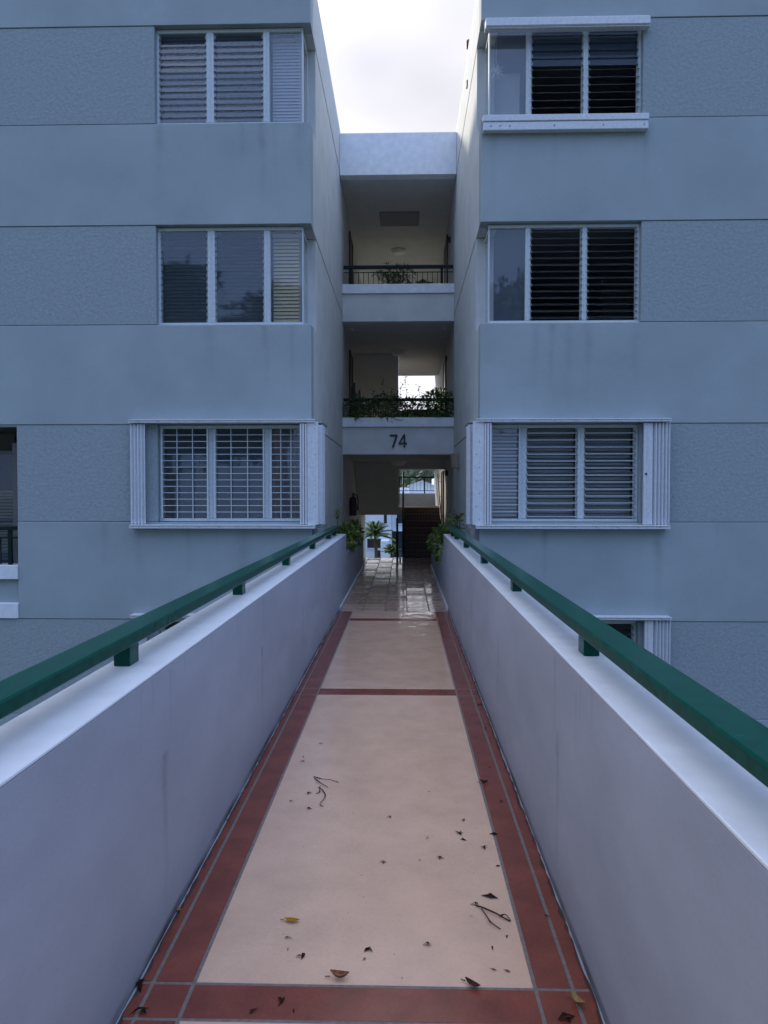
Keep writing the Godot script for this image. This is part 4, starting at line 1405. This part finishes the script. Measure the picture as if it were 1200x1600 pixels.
# ---------------------------------------------------------------- beyond the passage and behind the viewer
func make_palm(at: Vector3, trunk: float, span: float, label: String) -> void:
	var p := thing("palm_tree", label, "palm", at, "palms beyond the passage")
	var st := mb()
	var pts: Array = []
	var rad: Array = []
	for i in 12:
		var t := i / 11.0
		pts.append(at + Vector3(0.05 * sin(t * 3), trunk * t, 0))
		rad.append(lerpf(0.1, 0.065, t) + (0.008 if i % 2 else 0.0))
	tube(st, pts, rad, 10)
	part("trunk", st, M.bark, p)
	var top := at + Vector3(0, trunk, 0)
	for k in 22:
		var f := mb()
		var a := k * 2.399
		var lift := lerpf(1.4, 0.1, k / 21.0)
		var d := Vector3(cos(a) * cos(lift), sin(lift), sin(a) * cos(lift))
		var mid: Array = []
		for i in 9:
			var t := i / 8.0
			mid.append(top + d * span * t + Vector3(0, -span * 0.3 * t * t, 0))
		var col := Color(0.06, 0.13, 0.02).lerp(Color(0.15, 0.22, 0.035), rng.randf())
		f.set_color(col)
		tube(f, mid, [0.012, 0.01, 0.006, 0.003], 5)
		for i in range(2, 25):
			var t := i / 25.0
			var q := mini(int(t * 8), 7)
			var c: Vector3 = (mid[q] as Vector3).lerp(mid[q + 1], t * 8 - q)
			var tang: Vector3 = (mid[q + 1] - mid[q]).normalized()
			var side := tang.cross(Vector3.UP).normalized()
			for s in [-1.0, 1.0]:
				leaf(f, c, (side * s + tang * 0.7 + Vector3(0, -0.2, 0)).normalized(), Vector3.UP, span * 0.42 * (1.0 - 0.6 * absf(t - 0.4)), 0.06, col, 0.15)
		part("frond", f, M.leaf, p)

func make_tree(at: Vector3, height: float, spread: float, leaves: int, label: String, tones: Array, group: String) -> void:
	var t := thing("tree", label, "tree", at, group)
	var st := mb()
	tube(st, [at, at + Vector3(0.15, height * 0.3, 0), at + Vector3(-0.1, height * 0.62, 0.1)], [height * 0.028, height * 0.022, height * 0.012], 10)
	var lm := mb()
	for k in 7:
		var d := Vector3(rng.randfn(), rng.randfn() * 0.6 + 0.2, rng.randfn()).normalized()
		leaf(lm, d * 0.1, d, Vector3.UP if absf(d.y) < 0.9 else Vector3.RIGHT, rng.randf_range(0.16, 0.3), 0.12, Color.WHITE, 0.2)
	var mesh := lm.commit()
	var mm := MultiMesh.new()
	mm.transform_format = MultiMesh.TRANSFORM_3D
	mm.use_colors = true
	mm.mesh = mesh
	mm.instance_count = leaves
	var hubs: Array = []
	for k in 13:
		var a := k * 2.399
		var rr := spread * sqrt((k + 0.5) / 13.0) * 0.78
		var hub := at + Vector3(cos(a) * rr, height * rng.randf_range(0.5, 0.9) - rr * 0.12, sin(a) * rr)
		hubs.append(hub)
		tube(st, [at + Vector3(0, height * rng.randf_range(0.3, 0.55), 0), hub], [height * 0.01, height * 0.003], 6)
	part("trunk", st, M.bark, t)
	for k in leaves:
		var hub: Vector3 = hubs[rng.randi() % hubs.size()]
		var d := Vector3(rng.randfn(), rng.randfn() * 0.7, rng.randfn()) * spread * 0.17
		var q := Basis.from_euler(Vector3(rng.randf() * TAU, rng.randf() * TAU, 0)).scaled(Vector3.ONE * rng.randf_range(0.8, 1.6) * height / 11.0)
		mm.set_instance_transform(k, Transform3D(q, hub + d - at))
		mm.set_instance_color(k, tones[rng.randi() % tones.size()] * rng.randf_range(0.7, 1.3))
	var mi := MultiMeshInstance3D.new()
	mi.multimesh = mm
	mi.material_override = M.leaf
	mi.name = "crown"
	mi.set_meta("kind", "stuff")
	t.add_child(mi, true)

func make_outside() -> void:
	# far white building seen under the half landing
	var h := thing("white_house", "pale block with dark window openings behind the palm", "building", Vector3(-1.5, -3.2, -46.0), "buildings beyond the passage")
	var w := mb()
	box(w, Vector3(-7.0, -3.2, -45.0), Vector3(-0.75, 0.95, -52.0), 0.02)
	part("wall", w, M.far_wall, h)
	var w2 := mb()
	box(w2, Vector3(-1.32, -3.2, -43.0), Vector3(-0.83, -1.22, -44.99), 0.02)
	part("stair_wall", w2, M.far_wall, h)
	var w3 := mb()
	box(w3, Vector3(-0.749, -3.2, -45.6), Vector3(5.0, 0.95, -52.0), 0.02)
	part("wall", w3, M.far_wall, h)
	for e in [[-1.18, -0.99, -0.28, 0.4, -44.99], [-2.2, -1.36, -1.78, -1.2, -44.99], [-1.75, -1.34, -2.5, -1.92, -44.99], [-4.6, -2.6, -1.5, -0.5, -44.99], [-0.70, 0.2, -2.4, -0.78, -45.59], [-0.4, 0.4, -0.3, 0.5, -45.59]]:
		var f := mb()
		box(f, Vector3(e[0] - 0.05, e[2] - 0.05, e[4] + 0.001), Vector3(e[1] + 0.05, e[2], e[4] + 0.1), 0.005)
		box(f, Vector3(e[0] - 0.05, e[3], e[4] + 0.001), Vector3(e[1] + 0.05, e[3] + 0.05, e[4] + 0.1), 0.005)
		box(f, Vector3(e[0] - 0.05, e[2], e[4] + 0.001), Vector3(e[0], e[3], e[4] + 0.1), 0.005)
		box(f, Vector3(e[1], e[2], e[4] + 0.001), Vector3(e[1] + 0.05, e[3], e[4] + 0.1), 0.005)
		var win := part("window", f, M.far_wall, h)
		var g := mb()
		box(g, Vector3(e[0], e[2], e[4] + 0.002), Vector3(e[1], e[3], e[4] + 0.02))
		part("pane", g, M.dark_glass, win)
	# gabled house seen over the half-landing wall
	var gh := thing("gabled_house", "pale gabled house under the green hill beyond the stair landing", "house", Vector3(1.4, -2.0, -56.0), "buildings beyond the passage")
	var gw := mb()
	var p := [Vector3(0.5, -2, -55), Vector3(2.36, -2, -55), Vector3(2.36, 2.06, -55), Vector3(1.43, 2.46, -55), Vector3(0.5, 2.14, -55)]
	var q := []
	for v in p:
		q.append(v + Vector3(0, 0, -7))
	quad(gw, p[0], p[1], p[2], p[4])
	tri(gw, p[4], p[2], p[3], Vector3(0, 0, 1))
	quad(gw, q[1], q[0], q[4], q[2])
	tri(gw, q[2], q[4], q[3], Vector3(0, 0, -1))
	quad(gw, q[0], p[0], p[4], q[4])
	quad(gw, p[1], q[1], q[2], p[2])
	part("wall", gw, M.far_wall, gh)
	var gr := mb()
	slab_slope(gr, -0.2, 0.0, 0, 0, 1, 0, 0.01)
	gr = mb()
	for e in [[p[4], p[3], q[3], q[4], -1.0], [p[3], p[2], q[2], q[3], 1.0]]:
		var a: Vector3 = e[0]; var b: Vector3 = e[1]; var c: Vector3 = e[2]; var d: Vector3 = e[3]
		if e[4] < 0:
			a += Vector3(-0.15, -0.05, 0); d += Vector3(-0.15, -0.05, 0)
		else:
			b += Vector3(0.15, -0.05, 0); c += Vector3(0.15, -0.05, 0)
		var up := Vector3(0, 0.07, 0)
		var fz := Vector3(0, 0, 0.25)
		a += fz; b += fz
		quad(gr, a + up, b + up, c + up, d + up)
		quad(gr, d + up * 0.05, c + up * 0.05, b + up * 0.05, a + up * 0.05)
		quad(gr, a + up * 0.05, b + up * 0.05, b + up, a + up)
		quad(gr, d + up * 0.05, a + up * 0.05, a + up, d + up)
		quad(gr, b + up * 0.05, c + up * 0.05, c + up, b + up)
	part("roof", gr, M.far_roof, gh)
	var lw := mb()
	box(lw, Vector3(-3.0, -2.0, -54.5), Vector3(0.45, 1.98, -58.0), 0.03)
	part("side_wing", lw, M.far_wall, gh)
	var lw2 := mb()
	box(lw2, Vector3(2.4, -2.0, -58.0), Vector3(6.0, 2.75, -62.0), 0.03)
	part("side_wing", lw2, M.far_wall, gh)
	make_palm(Vector3(-1.22, -3.2, -32.0), 2.95, 0.85, "small palm with bright drooping fronds before the pale block")
	make_palm(Vector3(-0.62, -3.2, -38.0), 1.75, 0.55, "lower palm partly hidden by the dark stair post")
	# hill with its woods
	var hn := FastNoiseLite.new()
	hn.seed = 4
	hn.frequency = 0.012
	hn.fractal_octaves = 4
	var hs := mb()
	var step := 12.0
	var hz := func(x: float, z: float) -> float:
		var t := clampf((-z - 90.0) / 260.0, 0.0, 1.0)
		return -3.1 + 26.0 * t * t * (3.0 - 2.0 * t) * (1.0 + 0.22 * hn.get_noise_2d(x, z)) + 2.0 * hn.get_noise_2d(x * 3.0, z * 3.0) * t
	for i in 40:
		for j in 26:
			var x := -240.0 + step * i
			var z := -90.0 - step * j
			var a := Vector3(x, hz.call(x, z), z)
			var b := Vector3(x + step, hz.call(x + step, z), z)
			var c := Vector3(x + step, hz.call(x + step, z - step), z - step)
			var d := Vector3(x, hz.call(x, z - step), z - step)
			quad(hs, a, b, c, d)
	structure("hill", hs, M.hill)
	var lm := mb()
	for k in 46:
		var d := Vector3(rng.randfn(), rng.randfn() * 0.8, rng.randfn()).normalized()
		leaf(lm, d * rng.randf_range(0.5, 0.95), d, Vector3.UP if absf(d.y) < 0.9 else Vector3.RIGHT, 0.5, 0.4, Color.WHITE, 0.2)
	var mm := MultiMesh.new()
	mm.transform_format = MultiMesh.TRANSFORM_3D
	mm.use_colors = true
	mm.mesh = lm.commit()
	mm.instance_count = 2600
	for k in 2600:
		var z := -95.0 - 250.0 * rng.randf()
		var x := rng.randf_range(-0.16, 0.16) * -z * 1.2
		var s := rng.randf_range(1.6, 3.2)
		mm.set_instance_transform(k, Transform3D(Basis.from_euler(Vector3(0, rng.randf() * TAU, 0)).scaled(Vector3(s, s * rng.randf_range(0.8, 1.2), s)), Vector3(x, hz.call(x, z) + s * 0.5, z)))
		mm.set_instance_color(k, [Color(0.03, 0.07, 0.022), Color(0.05, 0.095, 0.03), Color(0.075, 0.11, 0.035), Color(0.025, 0.055, 0.03)][rng.randi() % 4])
	var mi := MultiMeshInstance3D.new()
	mi.multimesh = mm
	mi.material_override = M.leaf
	mi.name = "hillside_wood"
	mi.set_meta("kind", "stuff")
	add_child(mi)
	tag(mi, "green wood covering the hill beyond the stair landing", "wood")
	# trees behind the viewer, mirrored in the window panes
	var tones := [Color(0.02, 0.04, 0.014), Color(0.03, 0.055, 0.018), Color(0.045, 0.07, 0.022)]
	make_tree(Vector3(-11.8, -3.2, 16.0), 17.2, 4.2, 3600, "broad dark tree mirrored in the left windows", tones, "trees mirrored in the windows")
	make_tree(Vector3(6.6, -3.2, 18.0), 16.6, 5.0, 3800, "tall dark tree mirrored in the right corner pane", tones, "trees mirrored in the windows")
	make_tree(Vector3(-6.3, -3.2, 17.0), 17.4, 3.0, 3200, "rounded dark tree mirrored between the other two", tones, "trees mirrored in the windows")

# ---------------------------------------------------------------- the scene
func _ready() -> void:
	rng.seed = 20
	var cam := Camera3D.new()
	cam.name = "camera"
	cam.fov = 69.65
	cam.position = Vector3(0, 1.6, 0)
	cam.rotation = Vector3(deg_to_rad(-1.494), deg_to_rad(1.494), 0)
	cam.near = 0.05
	cam.far = 900.0
	add_child(cam)
	cam.current = true
	var env := Environment.new()
	env.background_mode = Environment.BG_SKY
	var sky := Sky.new()
	var pano := PanoramaSkyMaterial.new()
	pano.panorama = sky_texture()
	sky.sky_material = pano
	env.sky = sky
	env.tonemap_mode = Environment.TONE_MAPPER_LINEAR
	env.tonemap_exposure = 1.65
	env.sdfgi_enabled = true
	env.ssao_enabled = true
	env.ssil_enabled = true
	env.fog_enabled = true
	env.fog_density = 0.0004
	env.fog_light_color = Color(0.72, 0.78, 0.86)
	var we := WorldEnvironment.new()
	we.name = "world_environment"
	we.environment = env
	add_child(we)
	var sun := DirectionalLight3D.new()
	sun.name = "sun"
	sun.light_energy = 0.7
	sun.light_angular_distance = 6.0
	sun.light_color = Color(1.0, 0.95, 0.88)
	sun.shadow_enabled = true
	add_child(sun)
	sun.look_at_from_position(Vector3(-5.9, 4.0, -7.0), Vector3.ZERO)
	make_materials()

	var gd := mb()
	quad(gd, Vector3(-500, -3.2, 500), Vector3(500, -3.2, 500), Vector3(500, -3.2, -500), Vector3(-500, -3.2, -500))
	structure("ground", gd, M.ground)
	var left := make_wing(-1.0)
	make_balcony(left)
	make_wing(1.0)
	var block := make_stair_block()
	make_rails(block)
	make_bridge()
	make_fittings()
	make_plants()
	make_outside()
	make_litter()

func make_litter() -> void:
	for e in [
		[-0.521, -4.643, 0.030, "dark leaf scrap near the far left of the tan floor, just past the forked twigs"],
		[-0.603, -4.402, 0.025, "thin dark sliver by the left border, farther of two together"],
		[-0.593, -4.328, 0.035, "dark scrap by the left border, nearer of two together"],
		[-0.503, -3.864, 0.040, "dark curled scrap left of the forked twigs"],
		[-0.580, -3.765, 0.030, "small dark scrap nearest the left red border beside the forked twigs"],
		[-0.475, -3.674, 0.030, "dark clump just below the forked twigs on the left"],
		[-0.248, -3.621, 0.018, "dark speck right of the forked twigs on the tan floor"],
		[-0.068, -3.589, 0.030, "thin comma-shaped scrap in the middle of the tan floor"],
		[0.138, -3.898, 0.015, "dark speck alone on the right half of the tan floor"],
		[0.298, -3.563, 0.030, "thin scrap above the cluster near the right border"],
		[0.260, -3.427, 0.055, "largest dark scrap of the cluster near the right border"],
		[0.278, -3.358, 0.032, "dark scrap just under the cluster near the right border"],
		[0.114, -3.372, 0.022, "small dark scrap left of the cluster near the right border"],
		[0.424, -3.419, 0.045, "straight dark stalk lying across the edge of the right red border"],
		[0.509, -3.793, 0.028, "dark scrap in the middle of the right red border"],
		[0.505, -4.265, 0.032, "dark scrap on the far part of the right red border"],
		[0.560, -4.965, 0.035, "dark scrap on the right grout line beyond the middle"],
		[0.579, -5.521, 0.060, "curled dark leaf farthest away on the right red border"],
		[-0.733, -5.538, 0.018, "dark speck on the left red border near the cross band"],
		[-0.408, -2.594, 0.030, "curled dark scrap just below the yellow leaf"],
		[-0.402, -2.527, 0.020, "thin dark sliver two steps below the yellow leaf"],
		[-0.345, -2.490, 0.035, "dark scrap farthest below the yellow leaf"],
		[-0.124, -2.535, 0.035, "dark forked scrap in the middle near the front band"],
		[-0.131, -2.481, 0.018, "dark speck under the forked scrap near the front band"],
		[-0.003, -2.385, 0.014, "brown crumb on the edge of the front band"],
		[0.085, -2.566, 0.032, "hooked dark scrap on the right half near the front band"],
		[-0.085, -3.148, 0.035, "flat dark scrap left of centre on the near tan floor"],
		[-0.173, -3.029, 0.012, "tiny dark speck left of centre on the near tan floor"],
		[0.073, -3.163, 0.016, "tiny scrap beside the three-cornered dark leaf"],
		[0.164, -3.188, 0.032, "three-cornered dark leaf right of centre on the tan floor"],
		[0.361, -3.286, 0.040, "flat dark leaf at the right edge of the tan floor"],
		[0.407, -3.123, 0.022, "thin pale-brown scrap on the grout beside the right border"],
		[0.279, -2.826, 0.035, "dark scrap left of the near forked twig"],
		[0.257, -2.747, 0.020, "fine brown sliver left of the near forked twig"],
		[0.375, -2.622, 0.018, "small brown crumb under the near forked twig"],
		[0.313, -2.553, 0.024, "dark scrap below the near forked twig, toward the border"],
		[0.303, -2.435, 0.026, "dark crescent near the right front corner of the tan floor"],
		[0.348, -2.430, 0.026, "dark scrap in the right front corner of the tan floor"],
		[0.454, -2.590, 0.012, "dark speck on the near part of the right red border"],
		[-0.381, -2.262, 0.045, "dark leaf lying on the front red band, left of centre"],
		[-0.461, -2.217, 0.035, "black curved scrap on the front red band, leftmost of two"],
		[-0.337, -2.223, 0.020, "fine sliver on the front red band"],
		[0.498, -2.215, 0.060, "dark stalk in the front right corner of the red border"],
		[-0.811, -2.211, 0.060, "dull brown leaf in the front left corner of the red border"],
		[-0.858, -2.325, 0.070, "dark curled leaf against the left wall beside the front band"],
		[0.540, -2.755, 0.030, "faint brown smear-like scrap on the near right red border"],
		[0.343, -2.882, 0.065, "dark crumpled leaf just above the near forked twig"],
	]:
		litter_scrap(Vector2(e[0], e[1]), e[2], 0, e[3], "leaf scrap", "dark leaf scraps on the bridge floor")
	twig([[Vector2(-0.503, -4.094), Vector2(-0.462, -4.048), Vector2(-0.407, -4.032), Vector2(-0.356, -4.015)], [Vector2(-0.498, -4.075), Vector2(-0.464, -4.003), Vector2(-0.408, -3.943)]], "forked dry twig on the left of the tan floor, farther of two")
	twig([[Vector2(-0.461, -3.942), Vector2(-0.435, -3.899), Vector2(-0.418, -3.866)], [Vector2(-0.423, -3.883), Vector2(-0.408, -3.809), Vector2(-0.424, -3.714), Vector2(-0.406, -3.699)], [Vector2(-0.452, -3.959), Vector2(-0.445, -3.866), Vector2(-0.464, -3.857)]], "forked dry twig on the left of the tan floor, nearer of two")
	twig([[Vector2(0.281, -2.817), Vector2(0.312, -2.787), Vector2(0.352, -2.754), Vector2(0.399, -2.714)], [Vector2(0.301, -2.795), Vector2(0.316, -2.732), Vector2(0.328, -2.692), Vector2(0.357, -2.664)], [Vector2(0.363, -2.746), Vector2(0.387, -2.746), Vector2(0.402, -2.718)]], "forked reddish twig near the right border in the foreground")
	whole_leaf(Vector2(-0.414, -2.697), 0.060, 0.024, 0.15, Color(0.42, 0.25, 0.012), Color(0.3, 0.13, 0.01), 0.2, "bright yellow leaf lying alone on the left of the tan floor")
	whole_leaf(Vector2(-0.863, -2.756), 0.045, 0.022, 0.60, Color(0.4, 0.3, 0.08), Color(0.25, 0.13, 0.03), 0.3, "small yellowish leaf on the left red border")
	whole_leaf(Vector2(-0.208, -2.380), 0.065, 0.035, 0.10, Color(0.42, 0.2, 0.12), Color(0.16, 0.06, 0.03), 0.6, "pinkish curled leaf at the edge of the front red band")
	whole_leaf(Vector2(0.547, -2.275), 0.060, 0.030, 1.00, Color(0.5, 0.36, 0.14), Color(0.25, 0.13, 0.05), 0.7, "pale yellow curled leaf in the right front corner of the border")
	whole_leaf(Vector2(0.227, -2.353), 0.060, 0.026, 0.70, Color(0.1, 0.045, 0.03), Color(0.05, 0.02, 0.015), 0.4, "brown leaf on the front red band, right of centre")
	whole_leaf(Vector2(0.445, -4.027), 0.050, 0.030, 0.20, Color(0.2, 0.1, 0.04), Color(0.06, 0.03, 0.02), 0.6, "orange-brown curled leaf on the edge of the right red border")
